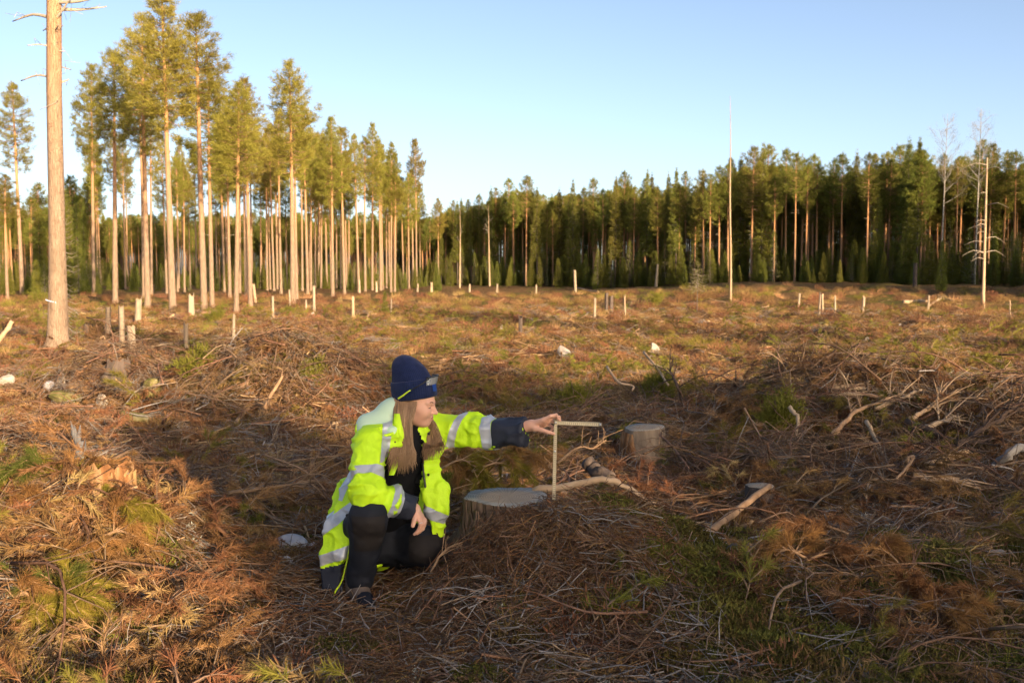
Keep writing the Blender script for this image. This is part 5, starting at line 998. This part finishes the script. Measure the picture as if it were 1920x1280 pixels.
def person():
    gx, gy = K_.foR.x, K_.foR.y; base = Vector((P(690, 1100, 4.7).x, 4.7, 0)); base.z = Hf(base.x, base.y); root = empty('person', base); root['label'] = 'person in yellow hi-vis jacket and navy beanie kneeling, one arm stretched to a ruler'; root['category'] = 'person'
    mi = Matrix.Translation(-base)
    def part(name, me, parent=root, label=None):
        if parent is root: me.transform(mi)
        else: me.transform(mi)
        o = obj(name, me, parent)
        if label: o['label'] = label
        return o
    # --- jacket
    jm = sdf_mesh(jacket_all, (-1.05, 4.2, -.06), (.12, 5.25, .95), .0068, [MAT['hivis'], MAT['navy'], MAT['shirt']], 'jacket')
    n = len(jm.polygons); C = np.zeros(n * 3); jm.polygons.foreach_get('center', C); C = C.reshape(-1, 3); mi_ = np.zeros(n, np.int32)
    tr = seg_t(C, K_.elR, K_.cuR); dr = sleeveR(C); tl = seg_t(C, K_.elL, K_.cuL); dl = sleeveL(C)
    near = lambda d: d < .03
    dx_ = (C - V3(P(625, 1050, 4.58))); hem = dx_ @ unit(V3((.30, 0, -1.)))
    mi_[(hem > .022) & (C[:, 0] < P(668, 1000, 4.6).x)] = 1
    mi_[(opening(C) < .012) & (torso(C) < .012) & (dr > .02) & (dl > .02)] = 2
    jm.polygons.foreach_set('material_index', mi_)
    def cut(planes, sel, off, name, mat, parent, src=jm, inv=None):
        """piece of the jacket between planes, lifted off by a hair: a sewn-on band"""
        bm = bmesh.new(); bm.from_mesh(src); bm.verts.ensure_lookup_table(); P0 = np.array([v.co[:] for v in bm.verts]); ok = sel(P0); bm.normal_update()
        bmesh.ops.delete(bm, geom=[v for v, k in zip(bm.verts, ok) if not k], context='VERTS')
        for co, no in planes: bmesh.ops.bisect_plane(bm, geom=bm.verts[:] + bm.edges[:] + bm.faces[:], plane_co=V3(co), plane_no=V3(no), clear_outer=True)
        bm.normal_update()
        for v in bm.verts: v.co += v.normal * off
        for f in bm.faces: f.material_index = 0; f.smooth = True
        me = bpy.data.meshes.new(name); bm.to_mesh(me); bm.free(); me.materials.append(MAT[mat])
        if len(me.polygons): part(name, me, parent)
    def limb(a, b, t0, t1, tilt=(0, 0, 0)):
        a = V3(a); b = V3(b); ax = unit(b - a + 0); nx = unit(ax + V3(tilt)); return [(a + (b - a) * t0, -nx), (a + (b - a) * t1, nx)]
    jsrc = jm.copy(); jk = part('jacket', jm)
    selR = lambda p: (sleeveR(p) < .022) & (p[:, 1] < 4.72); selL = lambda p: (sleeveL(p) < .022) & (p[:, 0] > P(830, 800, 4.9).x)
    cut(limb(K_.shR, K_.elR, .60, .77, (.12, 0, .1)), lambda p: selR(p) & (seg_t(p, K_.elR, K_.cuR) < .55) & (p[:, 0] < P(728, 900, 4.5).x), .0025, 'reflective_band', 'reflex', jk, jsrc)
    cut(limb(K_.elR, K_.cuR, .50, .74), lambda p: selR(p) & (seg_t(p, K_.elR, K_.cuR) > .3), .0025, 'reflective_band', 'reflex', jk, jsrc)
    cut(limb(K_.elL, K_.cuL, .16, .40, (0, 0, .12)), selL, .0025, 'reflective_band', 'reflex', jk, jsrc)
    cut(limb(K_.shL, K_.elL, .48, .64, (.0, 0, -.35)), selL, .0025, 'reflective_band', 'reflex', jk, jsrc)
    cut(limb(K_.elL, K_.cuL, .40, 3, (0, 0, .05)), lambda p: sleeveL(p) < .025, .0015, 'cuff', 'navy', jk, jsrc)
    cut(limb(K_.elR, K_.cuR, .74, 3), lambda p: (sleeveR(p) < .025) & (seg_t(p, K_.elR, K_.cuR) > .6), .0015, 'cuff', 'navy', jk, jsrc)
    noSl = lambda p: (sleeveR(p) > .012) & (sleeveL(p) > .012) & (opening(p) > .006)
    hemn = unit(V3((.42, 0, -1.))); h0 = V3(P(622, 1043, 4.58))
    cut([(h0 - hemn * .028, -hemn), (h0 + hemn * .022, hemn)], lambda p: noSl(p) & (p[:, 0] < P(668, 1000, 4.6).x), .0025, 'reflective_band', 'reflex', jk, jsrc)
    wn_ = unit(V3((.75, 0, -1.))); w0 = V3(P(648, 962, 4.6)); cut([(w0 - wn_ * .026, -wn_), (w0 + wn_ * .020, wn_)], lambda p: noSl(p) & (p[:, 0] < P(676, 960, 4.6).x) & (p[:, 2] < .72), .0025, 'reflective_band', 'reflex', jk, jsrc)
    b0 = V3(P(817, 962, 4.67)); bn = unit(V3((.45, 0, 1.))); cut([(b0 - bn * .03, -bn), (b0 + bn * .022, bn)], lambda p: (p[:, 0] > P(790, 950, 4.7).x) & (p[:, 2] < .65), .0025, 'reflective_band', 'reflex', jk, jsrc)
    # braces over the shoulder and down the back
    s0 = V3(P(724, 820, 4.6)); sn = unit(V3((1, .2, -.18))); cut([(s0 - sn * .022, -sn), (s0 + sn * .022, sn), (V3(P(724, 858, 4.6)), (0, 0, -1.))], lambda p: (p[:, 1] < 4.74) & (p[:, 2] > .60) & (opening(p) > .01), .0025, 'reflective_band', 'reflex', jk, jsrc)
    s0 = V3(P(652, 905, 4.75)); sn = unit(V3((1, -.1, -.35))); cut([(s0 - sn * .022, -sn), (s0 + sn * .022, sn)], lambda p: noSl(p) & (p[:, 2] > .46) & (p[:, 2] < .68) & (p[:, 0] < P(690, 900, 4.7).x), .0025, 'reflective_band', 'reflex', jk, jsrc)
    # hood folded down on the back of the neck
    def hood(p):
        d = cone(p, P(690, 800, 4.70), P(738, 772, 4.74), .052, .058); d = smin(d, cone(p, P(738, 772, 4.74), P(752, 775, 4.86), .055, .05), .05); d = smin(d, cone(p, P(690, 800, 4.70), P(735, 810, 4.64), .040, .036), .05); return d + wr(p, .006, 14, 9)
    hm = sdf_mesh(hood, (-.80, 4.5, .60), (-.40, 5.0, 1.05), .006, [MAT['hood']], 'hood'); hd = part('hood', hm, jk)
    eb = MB(); eb.tube(spline([P(668, 812, 4.66), P(690, 817, 4.60), P(715, 818, 4.59), P(738, 812, 4.60)], 14), .0075, 8); part('hood_hem', eb.mesh('hood_hem', MAT['hivis']), jk)
    eb = MB(); eb.tube(spline([P(668, 810, 4.68), P(672, 795, 4.68), P(695, 778, 4.70), P(722, 765, 4.74), P(738, 758, 4.76)], 14), .0085, 8); part('hood_hem', eb.mesh('hood_hem', MAT['hivis']), jk)
    # collar flap by the neck, near side
    cf = MB(); pts = spline([P(744, 775, 4.65), P(746, 800, 4.635), P(748, 830, 4.625), P(744, 860, 4.62), P(734, 890, 4.60)], 12); w = np.array([-.016, 0, 0]); nrm = np.array([0, -.006, 0]); wd = np.interp(np.linspace(0, 1, 12), [0, .4, 1], [.012, .026, .012])[:, None]
    L_ = pts + w * wd / .016; R_ = pts - w * wd / .016; cf.add(np.concatenate([L_ + nrm, R_ + nrm, L_ - nrm, R_ - nrm]), [[i, i + 1, i + 13, i + 12] for i in range(11)] + [[i + 12, i + 13, i + 37, i + 36] for i in range(11)] + [[i + 24, i + 25, i + 1, i] for i in range(11)]); part('collar', cf.mesh('collar', MAT['hivis']), jk)
    # piping on the edge of the near panel, press studs
    pb = MB(); pb.tube(spline([P(664, 990, 4.53), P(656, 1025, 4.53), P(648, 1062, 4.54), P(640, 1090, 4.55), P(629, 1108, 4.55), P(626, 1120, 4.55), P(630, 1136, 4.55)], 22), .0042, 6); part('piping', pb.mesh('piping', MAT['lime']), jk)
    pb = MB(); pb.tube(spline([P(792, 868, 4.695), P(798, 915, 4.665), P(806, 960, 4.655), P(820, 1003, 4.665)], 12), .0055, 6); part('lining_edge', pb.mesh('lining_edge', MAT['black']), jk)
    for (u, v, D) in [(639, 1050, 4.545), (650, 966, 4.545), (741, 828, 4.61), (804, 813, 4.72), (803, 890, 4.665), (815, 957, 4.645)]:
        sb = MB(); c = V3(P(u, v, D)); sb.tube([c + [0, .012, 0], c, c - [0, .004, 0]], [.0062, .0062, .004], 10); part('press_stud', sb.mesh('press_stud', MAT['black']), jk)
    # --- shirt
    part('shirt', sdf_mesh(lambda p: smin(torso(p) + .012, cone(p, P(766, 800, 4.77), P(772, 782, 4.77), .062, .052), .03) + wr(p, .004, 13, 8), (-.85, 4.4, .1), (-.2, 5.1, .98), .009, [MAT['shirt']], 'shirt'))
    # --- trousers
    def legs(p):
        d = cone(p, P(672, 1005, 4.74), K_.knR, .105, .084); d = smin(d, cone(p, K_.knR, P(676, 1085, 4.55), .084, .062), .03)
        d = smin(d, cone(p, P(735, 1005, 4.92), K_.knL, .105, .088), .05); d = smin(d, cone(p, K_.knL, K_.ftL, .084, .065), .05); d = smin(d, ell(p, P(700, 1010, 4.86), (.17, .17, .13)), .06)
        return d + wr(p, .007, 13, 12) + wr(p * np.array([1, 1, 2.]), .004, 24, 13) + .004 * np.sin(p[:, 2] * 85 + 3 * vn3(p * 8, 2)) * np.exp(-((p - V3(P(678, 1065, 4.52))) ** 2).sum(1) / .006)
    tm = sdf_mesh(legs, (-1., 4.2, -.25), (-.2, 5.4, .65), .0075, [MAT['trouser']], 'trousers'); tsrc = tm.copy(); tr_ = part('trousers', tm)
    c0 = V3(P(692, 985, 4.4)); cut([(c0 + [0, 0, .055], (0, 0, 1.)), (c0 - [0, 0, .115], (0, 0, -1.)), (V3(P(722, 980, 4.4)), (1., 0, 0)), (V3(P(664, 980, 4.4)), (-1., 0, 0))], lambda p: p[:, 1] < 4.43, .003, 'knee_pad', 'knee_pad', tr_, tsrc)
    c0 = V3(P(800, 1020, 4.65)); cut([(c0 + [0, 0, .045], (0, 0, 1.)), (c0 - [0, 0, .085], (0, 0, -1.)), (V3(P(768, 1020, 4.65)), (-1., 0, 0))], lambda p: (p[:, 1] < 4.72), .003, 'knee_pad', 'knee_pad', tr_, tsrc)
    # --- boot on the near foot
    bf = frame((.42, -.90, -.06)); bc = V3(P(676, 1118, 4.52)); gz = bc[2]
    loc = lambda x, y, z: bc + bf @ np.array([x, y, z])
    def boot(p):
        d = cone(p, loc(-.07, 0, .09), loc(-.075, 0, -.005), .052, .042); d = smin(d, cone(p, loc(-.05, 0, .005), loc(.085, .004, -.012), .047, .036), .03); d = smin(d, cone(p, loc(-.05, 0, .05), loc(.06, .002, .006), .045, .03), .03)
        return smax(d, gz - .035 - p[:, 2], .004)
    bt = part('boot', sdf_mesh(boot, bc - .2, bc + .24, .005, [MAT['leather']], 'boot'))
    def sole(p): d = cone(p, loc(-.085, 0, -.032), loc(.095, .004, -.034), .050, .043); return smax(smax(d, p[:, 2] - (gz - .020), .003), gz - .046 - p[:, 2], .003)
    part('sole', sdf_mesh(sole, bc - .2, bc + .24, .005, [MAT['sole']], 'sole'), bt)
    toe = lambda p: smax(boot(p) - .003, -((p - loc(.055, 0, 0)) @ bf[:, 0]), .003); part('toe_cap', sdf_mesh(toe, bc - .2, bc + .24, .005, [MAT['sole']], 'toe_cap'), bt)
    for i in range(5):
        lb = MB(); x = .035 - .02 * i; z = .042 + .013 * i; lb.tube(spline([loc(x, -.032, z - .012), loc(x - .004, 0, z + .004), loc(x, .032, z - .012)], 7), .0028, 5); part('lace', lb.mesh('lace', MAT['metal'] if i == 2 else MAT['brow']), bt)
    # far boot under the body
    b2 = V3(K_.ftL); part('boot', sdf_mesh(lambda p: smin(cone(p, b2, b2 + [-.05, .08, .0], .05, .05), cone(p, b2 + [-.05, .08, 0], b2 + [-.03, .10, -.12], .046, .04), .03), b2 - .25, b2 + .25, .009, [MAT['leather']], 'boot'))
    # --- body: head, neck, forearms, hands
    hf = frame((.97, -.24, -.12)); hc = V3(K_.head)
    hl = lambda x, y, z: hc + hf @ np.array([x, y, z])
    def head(p):
        q = (p - hc) @ hf; d = ell(q, (-.005, 0, .025), (.094, .074, .102)); d = smin(d, ell(q, (.025, 0, -.035), (.066, .060, .075)), .03)
        d = smin(d, cone(q, (.045, 0, -.072), (.064, 0, -.093), .036, .021), .03)                                     # jaw and chin
        for s in (-1, 1):
            d = smin(d, ell(q, (.050, s * .036, -.038), (.034, .026, .030)), .022)                                  # cheek
            d = smin(d, cone(q, (-.02, s * .052, -.055), (.045, s * .022, -.092), .020, .016), .03)                   # jaw line
            d = smax(d, -ell(q, (.093, s * .031, -.008), (.020, .021, .012)), .012)                                  # eye hollow
            d = smin(d, ell(q, (.070, s * .031, -.011), (.0145, .016, .0125)), .004)                                 # lidded eye
            d = smin(d, cone(q, (.086, s * .014, .006), (.076, s * .046, .008), .008, .007), .012)                    # brow ridge
        d = smin(d, cone(q, (.086, 0, .000), (.104, 0, -.034), .0075, .0095), .011); d = smin(d, ell(q, (.107, 0, -.040), (.0115, .0115, .0095)), .007)  # nose
        for s in (-1, 1): d = smin(d, ell(q, (.096, s * .011, -.043), (.009, .007, .007)), .006)
        d = smin(d, ell(q, (.086, 0, -.063), (.011, .021, .0075)), .008); d = smin(d, ell(q, (.084, 0, -.075), (.010, .018, .0075)), .007); d = smax(d, -ell(q, (.097, 0, -.0688), (.008, .024, .0022)), .003)
        return smin(d, cone(p, hl(-.02, 0, -.06), P(762, 806, 4.79), .050, .056), .03)
    arms = [(P(764, 948, 4.50), K_.wrR, .034, .028), (P(960, 806, 4.77), K_.wrL, .034, .0265)]
    FR = [ # hanging near hand
        [(784, 968, 4.475), (789, 983, 4.462), (784, 995, 4.465), (777, 1001, 4.47)], [(787, 968, 4.49), (793, 982, 4.482), (789, 994, 4.484), (782, 1000, 4.487)], [(789, 967, 4.507), (796, 980, 4.503), (793, 991, 4.505), (787, 997, 4.507)], [(789, 965, 4.524), (797, 975, 4.522), (796, 985, 4.522), (791, 990, 4.522)], [(779, 962, 4.475), (777, 975, 4.455), (774, 985, 4.45)]]
    FL = [ # far hand pinching the ruler
        [(1020, 787, 4.706), (1032, 780, 4.694), (1043, 778, 4.697), (1047, 786, 4.705)], [(1022, 789, 4.724), (1036, 782, 4.722), (1048, 782, 4.728), (1050, 791, 4.734)], [(1021, 793, 4.742), (1034, 789, 4.75), (1044, 793, 4.752), (1040, 801, 4.745)], [(1018, 798, 4.757), (1029, 796, 4.768), (1037, 801, 4.768), (1033, 807, 4.76)], [(1003, 803, 4.722), (1016, 806, 4.705), (1028, 810, 4.698), (1038, 813, 4.703)]]
    def hand(p, wr_, F, pal):
        d = None
        for i, f in enumerate(F):
            q = [P(*a) for a in f]; r = [.0105, .0095, .0085, .007] if i < 3 else [.0095, .0085, .0075, .0062] if i == 3 else [.013, .011, .0098, .008]
            e = None
            for k in range(len(q) - 1): c = cone(p, q[k], q[k + 1], r[k], r[k + 1]); e = c if e is None else smin(e, c, .004)
            m = cone(p, wr_, q[0], .021, .0125 if i < 4 else .015); e = smin(e, m, .008); d = e if d is None else smin(d, e, .005 if i < 4 else .010)
        return d
    def body(p):
        d = head(p); d = smin(d, cone(p, P(762, 806, 4.79), K_.waist, .06, .10), .03)
        for a, b, r0, r1 in arms: d = smin(d, cone(p, a, b, r0, r1), .012)
        d = smin(d, cone(p, K_.shL, P(960, 806, 4.77), .045, .034), .02); d = smin(d, cone(p, P(790, 830, 4.88), K_.shL, .05, .045), .02); d = smin(d, cone(p, K_.shR, K_.elR, .045, .036), .02); d = smin(d, cone(p, P(740, 835, 4.74), K_.shR, .05, .045), .02); d = smin(d, cone(p, K_.elR, P(764, 948, 4.50), .036, .034), .02)
        return smin(smin(d, hand(p, K_.wrR, FR, 0), .01), hand(p, K_.wrL, FL, 0), .01)
    part('body', sdf_mesh(body, (-.8, 4.35, .2), (.28, 5.05, 1.1), .0036, [MAT['skin']], 'body', 16))
    # face details
    bd = root.children[-1]
    for s in (-1, 1):
        eb = MB(); eb.tube(spline([hl(.094, s * .014, .0085), hl(.091, s * .030, .0125), hl(.078, s * .047, .008)], 8), [.0018, .0028, .003, .003, .0028, .0024, .0018, .001], 6); part('eyebrow', eb.mesh('eyebrow', MAT['brow']), bd)
        eb = MB(); eb.tube(spline([hl(.0835, s * .019, -.0135), hl(.0868, s * .030, -.0165), hl(.0775, s * .0425, -.0135)], 8), .0017, 5); part('eyelashes', eb.mesh('lashes', MAT['black']), bd)
    lp = sdf_mesh(lambda p: (lambda q: smax(smin(ell(q, (.0885, 0, -.0640), (.0105, .018, .0052)), ell(q, (.0870, 0, -.0738), (.0100, .0165, .0056)), .002), -ell(q, (.101, 0, -.0688), (.010, .03, .0012)), .001))((p - hc) @ hf), hc - .14, hc + .14, .0022, [MAT['lip']], 'lips'); part('lips', lp, bd)
    rb = MB(); c = V3(P(788, 981, 4.463)); ax = unit(V3(P(789, 983, 4.462)) - V3(P(784, 968, 4.475))); t1 = unit(np.cross(ax, [0, 1., 0])); t2 = np.cross(ax, t1); a = np.linspace(0, 6.283, 17); rb.tube([c + .0108 * (math.cos(q) * t1 + math.sin(q) * t2) for q in a], .0016, 5, cap=False); part('ring', rb.mesh('ring', MAT['metal']))
    wb = MB(); c = V3(P(984, 799, 4.752)); ax = unit(V3(K_.wrL) - V3(P(960, 806, 4.77))); t1 = unit(np.cross(ax, [0, 1., 0])); t2 = np.cross(ax, t1); wb.tube([c + .031 * (math.cos(q) * t1 + math.sin(q) * t2) for q in a], .004, 5, cap=False); part('bracelet', wb.mesh('bracelet', MAT['black']))
    # --- hat: crown and turned-up cuff
    hx = frame((.985, -.10, .13)); h0 = hl(-.004, 0, .018); hp = lambda q: h0 + np.asarray(q) @ hx.T
    def lathe(prof, sides, amp, ribs, squash, bend):
        V = []; a = np.arange(sides) * 2 * np.pi / sides
        for (r, z) in prof:
            rr = r * (1 + amp * np.cos(ribs * a)); V.append(np.stack([rr * np.cos(a) + bend(z)[0], rr * np.sin(a) * squash + bend(z)[1], z + 0 * a], 1))
        V = np.concatenate(V); n = len(prof); i = np.arange(n - 1)[:, None] * sides; j = np.arange(sides)[None]; k = (j + 1) % sides; mb = MB(); mb.add(hp(V), np.stack([i + j, i + k, i + sides + k, i + sides + j], -1).reshape(-1, 4)); return mb, V
    bend = lambda z: (-.018 * (max(0, z - .05) / .13) - .010 * max(0, (z - .13) / .06), .0)
    prof = [(.094, .02), (.097, .06), (.094, .09), (.088, .115), (.081, .14), (.071, .163), (.056, .184), (.037, .199), (.018, .207), (.003, .210)]
    mb, V = lathe(prof, 240, .007, 60, .86, bend)
    vv = mb.v[0]; dent = vn3(vv * 16, 31) - .5; cen = hp(np.array([[0, 0, .09]]))[0]; vv += unit(vv - cen) * (dent * .014)[:, None] * sstep(.1, .17, V[:, 2])[:, None]
    hat = part('hat', mb.mesh('hat_crown', MAT['knit']))
    prof = [(.098, .004), (.103, -.004), (.1075, .002), (.1095, .02), (.1105, .045), (.109, .07), (.106, .085), (.102, .088), (.098, .083)]
    mb, V = lathe(prof, 240, .006, 60, .86, lambda z: (0, 0)); part('cuff', mb.mesh('hat_cuff', MAT['knit']), hat)
    mb = MB(); a = np.linspace(-.48, -.20, 7); rows = [.022, .035, .048, .060]; VV = np.array([[.1145 * math.cos(q), .1145 * math.sin(q) * .86, z] for z in rows for q in a]); VV2 = VV * [.985, .985, 1]; F = [[r * 7 + c, r * 7 + c + 1, (r + 1) * 7 + c + 1, (r + 1) * 7 + c] for r in range(3) for c in range(6)]
    mb.add(hp(np.concatenate([VV, VV2])), F + [[28 + x for x in f[::-1]] for f in F]); part('patch', mb.mesh('hat_patch', MAT['patch_blue']), hat, 'small blue patch on the hat cuff')
    # --- hair: locks in front of both shoulders
    rng = np.random.default_rng(5); hb = MB()
    def lock(pts, w): 
        pts = [pts[0]] + [q + rng.normal(0, .0045, 3) for q in pts[1:]]; s = spline(pts, 12); hb.tube(s, np.interp(np.linspace(0, 1, 12), [0, .15, .75, 1], [.6, 1, .7, .08]) * w, 5, 0, cap=False)
    for i in range(480):
        f = rng.uniform(); g = rng.uniform(-1, 1)
        r0 = hl(-.085 + .118 * f, -.060 - .012 * math.sin(f * 3) + .006 * g, .012); r0[1] = min(r0[1], hc[1] + .03)
        mid = V3(P(742 + 27 * f + 2 * g, 808, 4.655 + .012 * g)); lo_ = V3(P(738 + 37 * f + 5 * g, 850 + 6 * g, 4.615 + .016 * g)); end = V3(P(732 + 42 * f + 9 * g, 884 - 14 * abs(f - .5) + rng.uniform(-34, 8), 4.60 + .018 * g))
        lock([r0, V3(P(740 + 34 * f, 778, 4.668 + .008 * g)), mid, lo_, end], rng.uniform(.0016, .0040))
    for i in range(60):     # back of the head below the hat
        f = rng.uniform(); r0 = hl(-.088 + .02 * f, .05 * rng.uniform(-1, 1), .01); lock([r0, r0 + [-.004, 0, -.05], V3(P(740 + 8 * f, 795, 4.70)), V3(P(743 + 10 * f, 840, 4.65))], .005)
    for i in range(360):    # far side, falling past the chin
        f = rng.uniform(); g = rng.uniform(-1, 1); r0 = hl(.02 + .03 * f, .066, -.01); mid = V3(P(797 + 20 * f + 2 * g, 800, 4.80 + .01 * g)); lo_ = V3(P(797 + 31 * f + 5 * g, 832, 4.735 + .014 * g)); end = V3(P(793 + 38 * f + 7 * g, 862 - 16 * f + rng.uniform(-22, 8), 4.69 + .016 * g))
        lock([r0, hl(.03 + .02 * f, .070, -.06), mid, lo_, end], rng.uniform(.0016, .0038))
    part('hair', hb.mesh('hair', MAT['hair']))
    # --- safety glasses pushed up on the hat
    g0 = hp(np.array([[.118, -.05, .085]]))[0]; gl = empty('safety_glasses', g0); gi = Matrix.Translation(-Vector(g0))
    def gp(name, mb, mat): me = mb.mesh(name, mat); me.transform(gi); return obj(name, me, gl)
    mb = MB(); tp = spline([hp(np.array([q]))[0] for q in ([.098, -.074, .090], [.055, -.1, .066], [.0, -.1055, .045], [-.035, -.104, .026], [-.06, -.098, .014])], 16); mb.tube(tp[:8], [.003] * 8, 6); gp('temple', mb, MAT['black']); mb = MB(); mb.tube(tp[7:], np.linspace(.003, .0048, 9), 8); gp('temple_tip', mb, MAT['lime'])
    mb = MB(); tp = spline([hp(np.array([q]))[0] for q in ([.098, .074, .090], [.055, .1, .066], [-.03, .105, .03])], 12); mb.tube(tp, .003, 6); gp('temple', mb, MAT['black'])
    mb = MB(); arc = [hp(np.array([[.125 * math.cos(a), .1 * math.sin(a), .092]]))[0] for a in np.linspace(-.85, .85, 16)]; mb.tube(arc, .0035, 6); gp('frame', mb, MAT['black'])
    lens = M('lens', [(.75, .82, .86)], rough=.06, spec=.6); lens.node_tree.nodes['Principled BSDF'].inputs['Transmission Weight'].default_value = .75
    for (a0, a1) in ((-.82, -.06), (.06, .82)):
        mb = MB(); aa = np.linspace(a0, a1, 9); VV = [hp(np.array([[(.127 - .012 * k) * math.cos(a), .102 * math.sin(a), .09 - .034 * k]]))[0] for k in (0, .5, 1) for a in aa]; V2 = [np.array(q) - hx[:, 0] * .002 for q in VV]; F = [[r * 9 + c, r * 9 + c + 1, (r + 1) * 9 + c + 1, (r + 1) * 9 + c] for r in range(2) for c in range(8)]; mb.add(VV + V2, F + [[27 + x for x in f[::-1]] for f in F]); gp('lens', mb, lens)
    tag(gl, 'safety glasses with lime-green temple tips pushed up on the navy hat', 'glasses')
person()
# ------------------------------------------------------------------ folding ruler held upright beside the stump
def ruler_mat():
    m = M('ruler_wood', [(.50, .41, .26), (.60, .51, .34)], 40, rough=.5, spec=.3); nt = m.node_tree; N = nt.nodes; L = nt.links; b = N['Principled BSDF']; src = b.inputs['Base Color'].links[0].from_socket
    tc = N.new('ShaderNodeTexCoord'); sx = N.new('ShaderNodeSeparateXYZ'); L.new(tc.outputs['Object'], sx.inputs[0])
    def tick(step, wid):
        a = N.new('ShaderNodeMath'); a.operation = 'PINGPONG'; a.inputs[1].default_value = step / 2; L.new(sx.outputs[2], a.inputs[0]); c = N.new('ShaderNodeMath'); c.operation = 'LESS_THAN'; c.inputs[1].default_value = wid; L.new(a.outputs[0], c.inputs[0]); return c.outputs[0]
    ed = N.new('ShaderNodeMath'); ed.operation = 'ABSOLUTE'; L.new(sx.outputs[0], ed.inputs[0]); e2 = N.new('ShaderNodeMath'); e2.operation = 'GREATER_THAN'; e2.inputs[1].default_value = .0045; L.new(ed.outputs[0], e2.inputs[0])
    t1 = N.new('ShaderNodeMath'); t1.operation = 'MULTIPLY'; L.new(tick(.005, .0006), t1.inputs[0]); L.new(e2.outputs[0], t1.inputs[1])
    t2 = N.new('ShaderNodeMath'); t2.operation = 'MAXIMUM'; L.new(t1.outputs[0], t2.inputs[0]); L.new(tick(.01, .0007), t2.inputs[1])
    mx = N.new('ShaderNodeMix'); mx.data_type = 'RGBA'; mx.inputs[7].default_value = (.06, .05, .04, 1); L.new(t2.outputs[0], mx.inputs[0]); L.new(src, mx.inputs[6]); L.new(mx.outputs[2], b.inputs['Base Color']); return m
def ruler():
    D = 4.722; bot = P(1038.5, 936, D); top = P(1042, 786, D); root = empty('folding_ruler', bot); rm = ruler_mat()
    def slat(a, b, wid, th, dy, name='slat'):
        a = V3(a); b = V3(b); ax = unit(b - a); L_ = np.linalg.norm(b - a); n = np.array([0, -1., 0]); n = unit(n - ax * (n @ ax)); s = np.cross(n, ax); bm = bmesh.new(); bmesh.ops.create_cube(bm, size=1)
        for v in bm.verts: v.co = Vector((v.co.x * wid, v.co.y * th, (v.co.z + .5) * L_))
        bmesh.ops.bevel(bm, geom=bm.edges[:], offset=.0009, segments=1); me = bpy.data.meshes.new(name); bm.to_mesh(me); bm.free(); me.materials.append(rm); o = obj(name, me, root)
        m3 = Matrix(((s[0], -n[0], ax[0]), (s[1], -n[1], ax[1]), (s[2], -n[2], ax[2]))).to_4x4(); m3.translation = Vector(a) - bot + Vector((0, dy, 0)); o.matrix_basis = m3; return o
    mid = bot + (top - bot) * .60
    slat(bot, mid + (top - bot) * .05, .0165, .0032, 0); slat(mid - (top - bot) * .02, top, .0165, .0032, -.0036); slat(bot + (top - bot) * .42, top - (top - bot) * .02, .0165, .0032, .0036)
    slat(P(1040, 792, D), P(1127.5, 795.5, D + .012), .0165, .0032, -.0072); slat(P(1044, 792.5, D), P(1125, 795, D + .012), .0165, .0032, .0072)
    for c in (P(1042, 792, D - .011), P(1040.6, 846, D - .006)):
        mb = MB(); c = V3(c - bot); mb.tube([c + [0, .012, 0], c, c - [0, .0015, 0]], [.0052, .0052, .0035], 12); obj('hinge', mb.mesh('hinge', MAT['metal']), root)
    mb = MB(); e = P(1126, 795.4, D + .011) - bot; mb.tube([V3(e) + [-.006, -.009, 0], V3(e) + [.002, -.009, 0]], .0075, 4); obj('end_cap', mb.mesh('end_cap', MAT['metal']), root)
    tag(root, 'yellow wooden folding ruler bent into a right angle, upright beside the stump', 'ruler')
ruler()
